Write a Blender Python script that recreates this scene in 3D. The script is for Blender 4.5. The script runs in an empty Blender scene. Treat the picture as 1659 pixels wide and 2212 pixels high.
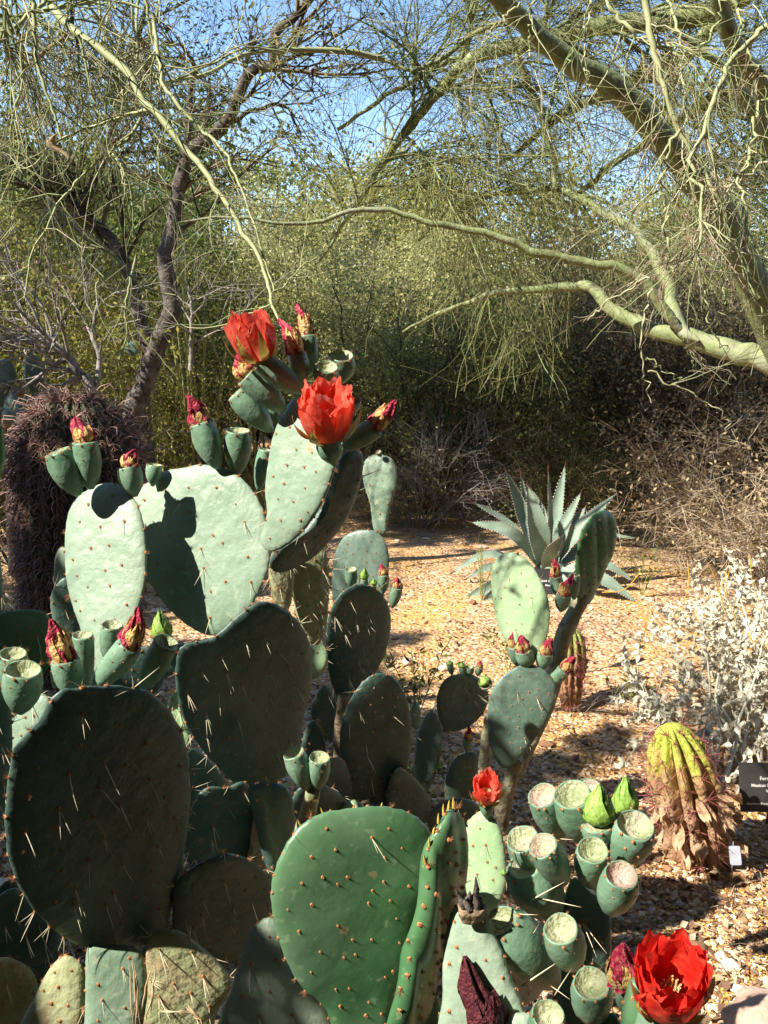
import bpy, math, random
import numpy as np
from mathutils import Vector, Matrix
random.seed(7); rng = np.random.default_rng(7)
R = math.radians
SC = bpy.context.scene
COL = SC.collection
# ------------------------------------------------------------ camera, light
CAM = np.array([0.0, 0.0, 1.5]); PITCH = R(11.0); FPX = 2080.0
cam = bpy.data.cameras.new('camera'); co = bpy.data.objects.new('camera', cam); COL.objects.link(co)
co.location = CAM; co.rotation_euler = (R(90) - PITCH, 0, 0)
cam.sensor_fit = 'VERTICAL'; cam.sensor_height = 24; cam.lens = 24 * FPX / 2212.0
cam.clip_start = 0.02; cam.clip_end = 600
SC.camera = co
SUN_AZ, SUN_EL = R(-118), R(43)          # azimuth from +Y towards +X
SDIR = np.array([math.sin(SUN_AZ) * math.cos(SUN_EL), math.cos(SUN_AZ) * math.cos(SUN_EL), math.sin(SUN_EL)])
w = bpy.data.worlds.new('World'); SC.world = w; w.use_nodes = True
nt = w.node_tree; nt.nodes.clear()
sky = nt.nodes.new('ShaderNodeTexSky'); sky.sky_type = 'NISHITA'; sky.sun_disc = False
sky.sun_elevation = SUN_EL; sky.sun_rotation = SUN_AZ; sky.air_density = 1.0; sky.dust_density = 0.05; sky.ozone_density = 4.5
bg = nt.nodes.new('ShaderNodeBackground'); bg.inputs[1].default_value = 0.135
wo = nt.nodes.new('ShaderNodeOutputWorld')
nt.links.new(sky.outputs[0], bg.inputs[0]); nt.links.new(bg.outputs[0], wo.inputs[0])
sl = bpy.data.lights.new('sun', 'SUN'); sl.energy = 5.0; sl.angle = R(0.53); sl.color = (1.0, 0.94, 0.84)
so = bpy.data.objects.new('sun', sl); COL.objects.link(so)
so.rotation_euler = Vector(SDIR).to_track_quat('Z', 'Y').to_euler(); so.location = (-6, -4, 9)
SC.view_settings.view_transform = 'Standard'; SC.view_settings.look = 'None'
SC.view_settings.exposure = 1.12; SC.view_settings.gamma = 1.0
SC.render.engine = 'CYCLES'
SC.cycles.max_bounces = 6; SC.cycles.diffuse_bounces = 3; SC.cycles.transparent_max_bounces = 4

# ------------------------------------------------------------ pixel helpers (1659 x 2212 picture units)
cp, sp = math.cos(PITCH), math.sin(PITCH)
def ray(u, v):
    a = (np.asarray(u, float) - 829.5) / FPX; b = -(np.asarray(v, float) - 1106.0) / FPX
    return np.stack([a, cp + b * sp, -sp + b * cp], -1)       # forward (0,cp,-sp), up (0,sp,cp)
def W(u, v, Y):
    d = ray(u, v); Y = np.asarray(Y, float)
    return CAM + d * (Y / d[..., 1])[..., None]
def G(u, v, z=0.0):
    d = ray(u, v); return CAM + d * ((z - CAM[2]) / d[..., 2])[..., None]
def unit(v):
    v = np.asarray(v, float); return v / np.maximum(np.linalg.norm(v, axis=-1, keepdims=True), 1e-9)
def catmull(P, n, closed=False):
    P = np.asarray(P, float)
    if closed: Q = np.concatenate([P[-1:], P, P[:2]]); m = len(P)
    else: Q = np.concatenate([2 * P[:1] - P[1:2], P, 2 * P[-1:] - P[-2:-1]]); m = len(P) - 1
    t = np.linspace(0, m, n, endpoint=not closed); i = np.minimum(t.astype(int), m - 1); f = (t - i)[:, None]
    p0, p1, p2, p3 = Q[i], Q[i + 1], Q[i + 2], Q[i + 3]
    return 0.5 * (2 * p1 + (p2 - p0) * f + (2 * p0 - 5 * p1 + 4 * p2 - p3) * f ** 2 + (3 * p1 - p0 - 3 * p2 + p3) * f ** 3)

# ------------------------------------------------------------ object helpers
def make_mesh(name, V, F, mats=(), mi=None, smooth=True):
    me = bpy.data.meshes.new(name); V = np.asarray(V, np.float32)
    groups = F if isinstance(F, list) else [F]
    groups = [np.asarray(g, np.int32) for g in groups if len(g)]
    idx = np.concatenate([g.ravel() for g in groups]); tot = np.concatenate([np.full(len(g), g.shape[1], np.int32) for g in groups])
    me.vertices.add(len(V)); me.vertices.foreach_set('co', V.ravel())
    me.loops.add(len(idx)); me.loops.foreach_set('vertex_index', idx)
    me.polygons.add(len(tot)); st = np.concatenate([[0], np.cumsum(tot)[:-1]]).astype(np.int32)
    me.polygons.foreach_set('loop_start', st); me.polygons.foreach_set('loop_total', tot)
    if mi is not None: me.polygons.foreach_set('material_index', np.asarray(mi, np.int32))
    me.polygons.foreach_set('use_smooth', np.full(len(tot), bool(smooth)))
    for m in mats: me.materials.append(m)
    me.update(calc_edges=True); me.validate()
    return me
def link(name, me, parent=None, mw=None, **props):
    o = bpy.data.objects.new(name, me); COL.objects.link(o)
    if parent is not None: o.parent = parent
    if mw is not None: o.matrix_local = mw
    for k, v in props.items(): o[k] = v
    return o
class Thing:
    def __init__(s, name, label, cat, loc=(0, 0, 0), group=None):
        s.loc = np.array(loc, float)
        s.o = bpy.data.objects.new(name, None); COL.objects.link(s.o); s.o.location = s.loc; s.o.empty_display_size = 0.1
        s.o['label'] = label; s.o['category'] = cat
        if group: s.o['group'] = group
    def part(s, name, V, F, mats, parent=None, mi=None, smooth=True, **props):
        me = make_mesh(name, np.asarray(V) - s.loc, F, mats, mi, smooth)
        return link(name, me, parent or s.o, **props)
    def inst(s, name, me, loc, zdir, scale, parent=None, roll=0.0, **props):
        q = Vector(np.asarray(zdir, float)).to_track_quat('Z', 'Y').to_matrix().to_4x4() @ Matrix.Rotation(roll, 4, 'Z')
        sc = scale if hasattr(scale, '__len__') else (scale,) * 3
        m = Matrix.Translation(Vector(np.asarray(loc) - s.loc)) @ q @ Matrix.Diagonal((*sc, 1.0))
        return link(name, me, parent or s.o, m, **props)

# ------------------------------------------------------------ materials
def mat(name, cols, scale=8.0, rough=0.6, bump=0.0, bscale=30.0, trans=0.0, spec=0.3, island=0.0, detail=4.0, coord='Object', mottled=None, coat=0.0, gradz=None, sheen=0):
    m = bpy.data.materials.new(name); m.use_nodes = True; n = m.node_tree.nodes; l = m.node_tree.links
    bs = n['Principled BSDF']; out = n['Material Output']
    tc = n.new('ShaderNodeTexCoord')
    nz = n.new('ShaderNodeTexNoise'); nz.inputs['Scale'].default_value = scale; nz.inputs['Detail'].default_value = detail; nz.inputs['Roughness'].default_value = 0.6
    l.new(tc.outputs[coord], nz.inputs['Vector'])
    cr = n.new('ShaderNodeValToRGB'); e = cr.color_ramp.elements
    k = len(cols); pos = [0.3 + 0.4 * i / max(1, k - 1) for i in range(k)]
    e[0].position = pos[0]; e[0].color = (*cols[0], 1); e[1].position = pos[-1]; e[1].color = (*cols[-1], 1)
    for i in range(1, k - 1): q = e.new(pos[i]); q.color = (*cols[i], 1)
    fac = nz.outputs['Fac']
    if island > 0:
        ge = n.new('ShaderNodeNewGeometry'); mx = n.new('ShaderNodeMix'); mx.inputs[0].default_value = island
        l.new(fac, mx.inputs[2]); l.new(ge.outputs['Random Per Island'], mx.inputs[3]); fac = mx.outputs[0]
    l.new(fac, cr.inputs['Fac']); col = cr.outputs['Color']
    if gradz:                                  # own colour changing along the piece (local z)
        z0, z1, c = gradz; sx = n.new('ShaderNodeSeparateXYZ'); l.new(tc.outputs['Object'], sx.inputs[0])
        mr = n.new('ShaderNodeMapRange'); mr.inputs[1].default_value = z0; mr.inputs[2].default_value = z1; l.new(sx.outputs[2], mr.inputs[0])
        mc = n.new('ShaderNodeMix'); mc.data_type = 'RGBA'; l.new(mr.outputs[0], mc.inputs[0]); mc.inputs[6].default_value = (*c, 1); l.new(col, mc.inputs[7]); col = mc.outputs[2]
    for c2, s2, lo, hi in ([] if not mottled else mottled if isinstance(mottled, list) else [mottled]):   # finer layers of blotches
        n2 = n.new('ShaderNodeTexNoise'); n2.inputs['Scale'].default_value = s2; n2.inputs['Detail'].default_value = 6; l.new(tc.outputs[coord], n2.inputs['Vector'])
        mr = n.new('ShaderNodeMapRange'); mr.inputs[1].default_value = lo; mr.inputs[2].default_value = hi; l.new(n2.outputs['Fac'], mr.inputs[0])
        mc = n.new('ShaderNodeMix'); mc.data_type = 'RGBA'; l.new(mr.outputs[0], mc.inputs[0]); l.new(col, mc.inputs[6]); mc.inputs[7].default_value = (*c2, 1); col = mc.outputs[2]
    l.new(col, bs.inputs['Base Color'])
    bs.inputs['Roughness'].default_value = rough; bs.inputs['Specular IOR Level'].default_value = spec
    if coat: bs.inputs['Coat Weight'].default_value = coat; bs.inputs['Coat Roughness'].default_value = 0.25
    if bump > 0:
        nb = n.new('ShaderNodeTexNoise'); nb.inputs['Scale'].default_value = bscale; nb.inputs['Detail'].default_value = 5
        l.new(tc.outputs[coord], nb.inputs['Vector']); b = n.new('ShaderNodeBump'); b.inputs['Strength'].default_value = bump; b.inputs['Distance'].default_value = 0.01
        l.new(nb.outputs['Fac'], b.inputs['Height']); l.new(b.outputs[0], bs.inputs['Normal'])
    if trans > 0:
        tr = n.new('ShaderNodeBsdfTranslucent'); l.new(col, tr.inputs['Color']); ms = n.new('ShaderNodeMixShader'); ms.inputs[0].default_value = trans
        l.new(bs.outputs[0], ms.inputs[1]); l.new(tr.outputs[0], ms.inputs[2]); l.new(ms.outputs[0], out.inputs['Surface'])
    return m
M = {}
SC_ = (.36, .27, .16)
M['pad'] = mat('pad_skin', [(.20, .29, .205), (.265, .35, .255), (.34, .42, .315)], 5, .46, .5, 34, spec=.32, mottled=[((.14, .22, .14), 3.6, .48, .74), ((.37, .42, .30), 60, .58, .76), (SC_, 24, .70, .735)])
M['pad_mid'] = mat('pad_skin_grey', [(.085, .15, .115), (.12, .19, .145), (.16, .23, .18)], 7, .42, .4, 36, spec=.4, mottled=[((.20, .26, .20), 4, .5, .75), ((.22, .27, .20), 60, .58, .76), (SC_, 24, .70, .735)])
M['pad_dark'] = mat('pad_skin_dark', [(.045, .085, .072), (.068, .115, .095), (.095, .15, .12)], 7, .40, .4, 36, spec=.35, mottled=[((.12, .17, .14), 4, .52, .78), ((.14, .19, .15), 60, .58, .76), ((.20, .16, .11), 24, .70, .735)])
M['pad_pale'] = mat('pad_skin_pale', [(.25, .39, .19), (.31, .44, .24), (.38, .48, .30)], 6, .45, .25, 45, spec=.4, mottled=((.50, .52, .38), 50, .62, .8))
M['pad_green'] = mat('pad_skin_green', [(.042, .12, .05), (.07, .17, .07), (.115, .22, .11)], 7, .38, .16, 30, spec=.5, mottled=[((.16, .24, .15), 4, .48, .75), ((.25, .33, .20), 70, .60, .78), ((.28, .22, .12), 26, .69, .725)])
M['pad_old'] = mat('pad_skin_old', [(.24, .27, .13), (.34, .36, .20), (.36, .27, .15)], 14, .65, .6, 60, spec=.2, mottled=((.30, .20, .11), 30, .55, .75))
M['stalk'] = mat('old_stalk', [(.20, .19, .12), (.32, .29, .19), (.42, .38, .26)], 14, .8, .8, 60, spec=.15, mottled=((.15, .11, .07), 30, .56, .72))
M['leaf_spine'] = mat('young_leaf_tip', [(.30, .34, .06), (.55, .38, .08), (.60, .28, .08)], 120, .5)
M['wood'] = mat('corky_stem', [(.16, .11, .07), (.30, .22, .14), (.42, .33, .22)], 18, .85, .9, 70, spec=.1)
M['fruit'] = mat('fruit_skin', [(.10, .20, .12), (.16, .27, .175), (.22, .33, .23)], 16, .42, .2, 80, spec=.45)
M['scar'] = mat('fruit_scar', [(.22, .26, .12), (.32, .36, .19), (.42, .43, .27), (.40, .33, .26)], 30, .5, .6, 160, spec=.4, trans=.1)
M['areole'] = mat('areole_wool', [(.20, .07, .03), (.42, .17, .07), (.55, .33, .16)], 300, .8, island=.6, spec=.1, coord='Object')
M['spine'] = mat('spine_straw', [(.62, .52, .32), (.80, .74, .55)], 3, .5, spec=.3, gradz=(.0, .18, (.30, .13, .06)))
M['petal'] = mat('petal_red', [(.84, .075, .045), (.92, .18, .11), (.94, .38, .27)], 34, .36, .3, 70, trans=.55, spec=.35)
M['petal_deep'] = mat('petal_crimson', [(.56, .014, .010), (.74, .035, .022), (.82, .12, .07)], 45, .42, .25, 120, trans=.35, spec=.3)
M['sepal'] = mat('sepal_yellow_green', [(.62, .10, .05), (.55, .46, .12), (.34, .42, .10)], 70, .5, .2, 120, trans=.25)
M['scar_pink'] = mat('fruit_scar_pink', [(.36, .34, .18), (.50, .38, .28), (.56, .40, .34)], 26, .5, .6, 160, spec=.4, trans=.1)
M['wither'] = mat('withered_crimson', [(.26, .015, .04), (.56, .035, .09), (.76, .24, .22)], 120, .6, .9, 260, trans=.15)
M['wither_dark'] = mat('withered_brown_crimson', [(.03, .006, .01), (.09, .012, .02), (.16, .04, .04)], 120, .6, .9, 260)
M['wither_y'] = mat('withered_yellow', [(.50, .15, .12), (.68, .46, .14), (.75, .60, .30)], 110, .6, .7, 200, trans=.15)
M['budgreen'] = mat('bud_green', [(.16, .30, .05), (.26, .42, .08), (.34, .46, .12)], 60, .45, .3, 120, trans=.12)
M['stamen'] = mat('stamen_cream', [(.75, .50, .20), (.85, .70, .40)], 200, .7, island=.5)
M['agave'] = mat('agave_leaf', [(.14, .20, .15), (.21, .28, .215), (.28, .35, .275)], 7, .55, .15, 60, spec=.35)
M['teeth'] = mat('agave_teeth', [(.30, .22, .18), (.55, .50, .42)], 60, .6)
M['thorn'] = mat('agave_thorn', [(.06, .02, .015), (.14, .05, .03)], 60, .5)
M['paloverde'] = mat('green_bark', [(.15, .18, .075), (.235, .27, .115), (.32, .35, .18)], 14, .6, .5, 60, spec=.25, mottled=[((.14, .11, .07), 22, .56, .72), ((.34, .33, .25), 5, .55, .8), ((.07, .055, .04), 60, .68, .74)])
M['pv_twig'] = mat('green_twig', [(.14, .14, .045), (.28, .28, .09), (.46, .44, .18)], 3, .6, island=.8, spec=.2)
M['pv_twig2'] = mat('hanging_twig', [(.20, .24, .10), (.33, .37, .17), (.44, .42, .25)], 3, .55, island=.7, spec=.25)
M['pv_dry'] = mat('dry_twig', [(.22, .15, .09), (.40, .30, .20), (.55, .46, .33)], 4, .8, island=.8, spec=.1)
M['bark'] = mat('dark_bark', [(.055, .045, .038), (.12, .10, .085), (.22, .19, .17)], 20, .9, 1.0, 70, spec=.1)
M['bark_grey'] = mat('grey_bark', [(.14, .12, .10), (.28, .25, .22), (.42, .39, .35)], 20, .9, .8, 80, spec=.1)
M['twig_brown'] = mat('brown_twig', [(.07, .05, .03), (.16, .12, .07), (.28, .23, .15)], 3, .85, island=.7, spec=.1)
M['leaf_dark'] = mat('leaf_dark', [(.05, .08, .014), (.105, .15, .028), (.18, .225, .045)], 1.6, .5, island=.6, trans=.35)
M['leaf_shade'] = mat('leaf_deep_green', [(.015, .03, .008), (.03, .055, .015), (.05, .08, .02)], 1.6, .6, island=.6, trans=.12)
M['leaf_olive'] = mat('leaf_olive', [(.10, .13, .025), (.23, .27, .065), (.38, .40, .12)], 1.6, .55, island=.6, trans=.35)
M['leaf_yellow'] = mat('leaf_yellow_green', [(.16, .19, .035), (.28, .31, .06), (.42, .36, .08)], 1.6, .55, island=.7, trans=.4)
M['leaf_pale'] = mat('leaf_pale', [(.32, .32, .10), (.50, .49, .19), (.66, .62, .31)], 1.6, .6, island=.6, trans=.4)
M['leaf_brown'] = mat('leaf_dry_brown', [(.13, .085, .045), (.30, .21, .115), (.48, .37, .21)], 2, .8, island=.8, trans=.25)
M['leaf_white'] = mat('leaf_silver', [(.52, .47, .34), (.66, .61, .47), (.78, .74, .61)], 14, .75, .15, 60, island=.35, trans=.15)
M['flower_pink'] = mat('tiny_flower_pink', [(.55, .12, .38), (.75, .30, .55)], 3, .6, island=.7, trans=.3)
M['flower_yellow'] = mat('tiny_flower_yellow', [(.70, .38, .05), (.85, .60, .10)], 3, .6, island=.7, trans=.3)
M['barrel'] = mat('barrel_skin', [(.05, .06, .03), (.09, .10, .05), (.12, .09, .06)], 12, .7, .4, 60)
M['barrel_spine'] = mat('barrel_spine', [(.07, .03, .026), (.21, .095, .08), (.42, .27, .21)], 2, .5, island=.8)
M['red_spine'] = mat('red_spine', [(.20, .045, .045), (.42, .13, .12)], 2, .5, island=.8)
M['sign'] = mat('sign_face', [(.040, .038, .036), (.055, .052, .050)], 30, .4, .05, 200, spec=.3)
M['sign_text'] = mat('sign_lettering', [(.72, .72, .70), (.78, .78, .76)], 30, .6)
M['tag'] = mat('tag_metal', [(.34, .36, .42), (.46, .48, .54)], 40, .4, .1, 100, spec=.5)
M['stake'] = mat('rusty_stake', [(.15, .07, .05), (.26, .13, .09)], 60, .8, .4, 120)
M['rock_red'] = mat('red_rock', [(.14, .05, .035), (.26, .11, .08), (.36, .20, .15)], 9, .85, 1.0, 35)
M['rock_tan'] = mat('tan_rock', [(.36, .22, .16), (.50, .34, .26), (.62, .50, .42)], 8, .85, 1.0, 40)
M['rock_grey'] = mat('grey_rock', [(.15, .15, .17), (.25, .25, .27)], 12, .6, .2, 40)
M['petal_litter'] = mat('fallen_yellow_flowers', [(.46, .20, .03), (.70, .36, .06), (.82, .52, .14)], 2, .7, island=.9, trans=.15)
M['leaf_litter'] = mat('dry_leaf_litter', [(.16, .09, .05), (.34, .22, .12), (.52, .40, .26)], 2, .8, island=.9)
M['pebble'] = mat('gravel_stone', [(.25, .13, .07), (.52, .29, .14), (.64, .40, .22), (.78, .62, .45)], 3, .8, island=.95, spec=.2)
M['peel'] = mat('peeling_skin', [(.34, .19, .10), (.52, .34, .20), (.66, .48, .30)], 40, .8, .5, 90, trans=.1)
M['string'] = mat('dry_fibre', [(.35, .24, .13), (.60, .46, .28)], 40, .8)

# ------------------------------------------------------------ tubes, twigs, leaves
def tubes(P, Rd, S=3, caps=False):
    """P (N,K,3), Rd (N,K) -> verts, quads"""
    N, K, _ = P.shape
    T = np.empty_like(P); T[:, 1:-1] = P[:, 2:] - P[:, :-2]; T[:, 0] = P[:, 1] - P[:, 0]; T[:, -1] = P[:, -1] - P[:, -2]
    T = unit(T); ref = np.where(np.abs(T[:, :1, 2:3]).repeat(K, 1) > .85, np.array([1., 0, 0]), np.array([0., 0, 1.]))
    A = unit(np.cross(T, ref)); B = np.cross(T, A)
    th = np.arange(S) * 2 * np.pi / S
    V = P[:, :, None] + (A[:, :, None] * np.cos(th)[:, None] + B[:, :, None] * np.sin(th)[:, None]) * Rd[:, :, None, None]
    i = np.arange(N)[:, None, None] * K * S + np.arange(K - 1)[None, :, None] * S; j = np.arange(S)[None, None]
    jn = (j + 1) % S
    F = np.stack([i + j, i + jn, i + S + jn, i + S + j], -1).reshape(-1, 4)
    return V.reshape(-1, 3), F
def merge(parts):
    Vs, Fs, o = [], [], 0
    for V, F in parts:
        Vs.append(V); Fs.append(np.asarray(F) + o); o += len(V)
    return np.concatenate(Vs), Fs
def sprout(P, Rd, n, t0, t1, L, ang, droop, wig, K=5, rs=(.4, .15), rmin=.0008, sag=None, maxr=None):
    """n side shoots grown from the polylines P; L=(lo,hi) length, ang=(lo,hi) degrees off the parent"""
    N, K0, _ = P.shape
    seg = np.linalg.norm(P[:, 1:] - P[:, :-1], axis=2).sum(1); pr = seg / seg.sum()
    i = rng.choice(N, n, p=pr); t = rng.uniform(t0, t1, n) * (K0 - 1); k = np.minimum(t.astype(int), K0 - 2); f = (t - k)[:, None]
    st = P[i, k] * (1 - f) + P[i, k + 1] * f; tan = unit(P[i, k + 1] - P[i, k]); r0 = Rd[i, k] * (1 - f[:, 0]) + Rd[i, k + 1] * f[:, 0]
    perp = unit(np.cross(tan, rng.normal(size=(n, 3)))); a = np.radians(rng.uniform(*ang, n))[:, None]
    d = unit(tan * np.cos(a) + perp * np.sin(a)); ln = rng.uniform(*L, n) / (K - 1)
    Q = np.empty((n, K, 3)); Q[:, 0] = st
    for q in range(1, K):
        d = unit(d + np.array([0, 0, -droop]) + rng.normal(size=(n, 3)) * wig); Q[:, q] = Q[:, q - 1] + d * ln[:, None]
    rr = np.maximum(r0 * rs[0], rmin)
    if maxr: rr = np.minimum(rr, maxr)
    Rn = rr[:, None] * np.linspace(1, rs[1], K)[None]; Rn = np.maximum(Rn, rmin * .6)
    return Q, Rn
def resample(pts, K, jitter=0.0):
    p = catmull(pts, K); 
    if jitter: p = p + np.concatenate([np.zeros((1, 3)), rng.normal(size=(K - 2, 3)) * jitter, np.zeros((1, 3))])
    return p
def along(P, n, t0=0.15, t1=1.0):
    N, K, _ = P.shape; i = rng.integers(0, N, n); t = rng.uniform(t0, t1, n) * (K - 1); k = np.minimum(t.astype(int), K - 2); f = (t - k)[:, None]
    return P[i, k] * (1 - f) + P[i, k + 1] * f
def leaves(C, size, aspect=.45, up=.3, spread=None):
    """small folded leaves (two triangles each) at the points C"""
    n = len(C); d = unit(rng.normal(size=(n, 3)) + np.array([0, 0, up])); s = unit(np.cross(d, rng.normal(size=(n, 3))))
    L = rng.uniform(.6, 1.3, (n, 1)) * size
    if spread: C = C + rng.normal(size=(n, 3)) * spread
    V = np.stack([C, C + d * L * .5 + s * L * aspect * .5, C + d * L, C + d * L * .5 - s * L * aspect * .5], 1).reshape(-1, 3)
    F = np.arange(n)[:, None] * 4 + np.arange(4)[None]
    return V, F
def keep(Q, Rn, m): return Q[m], Rn[m]
# ------------------------------------------------------------ ground
def gz(x, y):
    return .025 * np.sin(x * 1.7 + .4) * np.cos(y * 1.1) + .012 * np.sin(x * 4.1 + y * 2.3) + .006 * np.sin(x * 9 - y * 7)
def ground():
    xs = np.concatenate([np.linspace(-150, -9, 12), np.linspace(-8, 8, 130), np.linspace(9, 150, 12)])
    ys = np.concatenate([np.linspace(-60, -2, 8), np.linspace(-1, 15, 130), np.linspace(16, 240, 14)])
    X, Y = np.meshgrid(xs, ys); Z = gz(X, Y); V = np.stack([X, Y, Z], -1).reshape(-1, 3)
    w_ = len(xs); i = np.arange(len(ys) - 1)[:, None] * w_ + np.arange(w_ - 1)[None]
    F = np.stack([i, i + 1, i + w_ + 1, i + w_], -1).reshape(-1, 4)
    m = bpy.data.materials.new('gravel_ground'); m.use_nodes = True; n = m.node_tree.nodes; l = m.node_tree.links; bs = n['Principled BSDF']
    tc = n.new('ShaderNodeTexCoord')
    vo = n.new('ShaderNodeTexVoronoi'); vo.inputs['Scale'].default_value = 55; l.new(tc.outputs['Object'], vo.inputs['Vector'])
    sx = n.new('ShaderNodeSeparateXYZ'); l.new(vo.outputs['Color'], sx.inputs[0])
    cr = n.new('ShaderNodeValToRGB'); e = cr.color_ramp.elements; e[0].color = (.24, .13, .08, 1); e[1].color = (.72, .55, .39, 1)
    q = e.new(.35); q.color = (.46, .27, .15, 1); q = e.new(.7); q.color = (.58, .38, .23, 1); l.new(sx.outputs[0], cr.inputs[0])
    nz = n.new('ShaderNodeTexNoise'); nz.inputs['Scale'].default_value = 1.6; nz.inputs['Detail'].default_value = 8; nz.inputs['Roughness'].default_value = .75; l.new(tc.outputs['Object'], nz.inputs['Vector'])
    n3 = n.new('ShaderNodeTexNoise'); n3.inputs['Scale'].default_value = 60; n3.inputs['Detail'].default_value = 4; l.new(tc.outputs['Object'], n3.inputs['Vector'])
    ad = n.new('ShaderNodeMath'); ad.operation = 'ADD'; l.new(nz.outputs[0], ad.inputs[0]); l.new(n3.outputs[0], ad.inputs[1])
    mr = n.new('ShaderNodeMapRange'); mr.inputs[1].default_value = .96; mr.inputs[2].default_value = 1.14; l.new(ad.outputs[0], mr.inputs[0])
    mx = n.new('ShaderNodeMix'); mx.data_type = 'RGBA'; l.new(mr.outputs[0], mx.inputs[0]); l.new(cr.outputs[0], mx.inputs[6]); mx.inputs[7].default_value = (.62, .35, .10, 1)
    l.new(mx.outputs[2], bs.inputs['Base Color']); bs.inputs['Roughness'].default_value = .9; bs.inputs['Specular IOR Level'].default_value = .1
    bp = n.new('ShaderNodeBump'); bp.inputs['Strength'].default_value = .9; bp.inputs['Distance'].default_value = .012; bp.invert = True
    l.new(vo.outputs['Distance'], bp.inputs['Height']); l.new(bp.outputs[0], bs.inputs['Normal'])
    link('ground', make_mesh('ground', V, F, [m]), kind='structure')
ground()
def scatter_field(n, u0, u1, v0, v1, power=1.0):
    u = rng.uniform(u0, u1, n); v = v0 + (v1 - v0) * rng.uniform(0, 1, n) ** power
    return G(u, v)
def pebbles(n, name, mt, smin, smax, pts, lift=.3, flat=.6, label='loose pinkish tan gravel covering the garden floor'):
    base = np.array([[1, 0, 0], [-1, 0, 0], [0, 1, 0], [0, -1, 0], [0, 0, 1], [0, 0, -.6], [.6, .6, .5], [-.6, .6, .5], [-.6, -.6, .5], [.6, -.6, .5]])
    F0 = np.array([[0, 6, 9], [6, 4, 9], [6, 2, 4], [2, 7, 4], [7, 8, 4], [7, 1, 8], [8, 9, 4], [8, 3, 9], [0, 2, 6], [1, 7, 2], [1, 3, 8], [0, 9, 3], [0, 5, 2], [2, 5, 1], [1, 5, 3], [3, 5, 0]])
    s = smin + (smax - smin) * rng.uniform(0, 1, n) ** 2.5
    J = base[None] * (1 + rng.normal(size=(n, 10, 3)) * .16) * (s[:, None, None] * rng.uniform(.7, 1.2, (n, 1, 3)) * np.array([1, 1, flat]))
    a = rng.uniform(0, 6.28, n); c, s_ = np.cos(a)[:, None], np.sin(a)[:, None]
    X = J[..., 0] * c - J[..., 1] * s_; Y = J[..., 0] * s_ + J[..., 1] * c
    Z = J[..., 2] + (gz(pts[:, 0], pts[:, 1]) + s * flat * lift)[:, None]
    V = np.stack([X + pts[:, :1], Y + pts[:, 1:2], Z], -1).reshape(-1, 3)
    F = (np.arange(n)[:, None, None] * 10 + F0[None]).reshape(-1, 3)
    return link(name, make_mesh(name, V, F, [mt], smooth=False), kind='stuff', label=label, category='gravel')
n = 50000
pts = scatter_field(n, -300, 1960, 1040, 2230, .75)
pebbles(n, 'gravel', M['pebble'], .0026, .012, pts)
def litter(n, name, mt, size, pts, label, cat):
    C = pts.copy(); C[:, 2] = gz(C[:, 0], C[:, 1]) + rng.uniform(.003, .012, n)
    d = unit(rng.normal(size=(n, 3)) * np.array([1, 1, .35])); s = unit(np.cross(d, np.array([0, 0, 1.]) + rng.normal(size=(n, 3)) * .4))
    L = rng.uniform(.5, 1.4, (n, 1)) * size
    V = np.stack([C, C + d * L * .5 + s * L * .33, C + d * L, C + d * L * .5 - s * L * .33], 1).reshape(-1, 3)
    F = np.arange(n)[:, None] * 4 + np.arange(4)
    link(name, make_mesh(name, V, F, [mt], smooth=False), kind='stuff', label=label, category=cat)
n = 520; pts = scatter_field(n, -300, 1960, 1040, 2230, .8); pebbles(n, 'gravel', M['pebble'], .012, .038, pts, label='larger stones dotted here and there among the fine gravel')
n = 60000; pts = scatter_field(n, -300, 1960, 1000, 2230, .8)
cl = np.sin(pts[:, 0] * 3.1 + 1) * np.sin(pts[:, 1] * 2.3) + np.sin(pts[:, 0] * 7 + pts[:, 1] * 5) * .6 + rng.normal(size=n) * .8
pts = pts[cl > -.3]; litter(len(pts), 'fallen_flowers', M['petal_litter'], .0075, pts, 'fallen yellow tree blossoms drifted over the gravel', 'fallen flowers')
n = 16000; pts = scatter_field(n, -300, 1960, 1000, 2230, .6); litter(n, 'leaf_litter', M['leaf_litter'], .022, pts, 'dry brown leaf litter strewn over the gravel', 'leaf litter')
def gtwigs():
    n = 900; p = scatter_field(n, -300, 1960, 1000, 2200, .6); p[:, 2] = gz(p[:, 0], p[:, 1]) + .008
    a = rng.uniform(0, 6.28, n); d = np.stack([np.cos(a), np.sin(a), np.zeros(n)], -1); L = rng.uniform(.03, .16, n)[:, None]
    P = np.stack([p, p + d * L * .5 + rng.normal(size=(n, 3)) * .008, p + d * L], 1); P[:, :, 2] = np.maximum(P[:, :, 2], gz(P[:, :, 0], P[:, :, 1]) + .004)
    V, F = tubes(P, np.full((n, 3), .0013)); link('fallen_twigs', make_mesh('fallen_twigs', V, F, [M['pv_dry']]), kind='stuff', label='thin dry twigs scattered over the gravel', category='twigs')
gtwigs()
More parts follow.
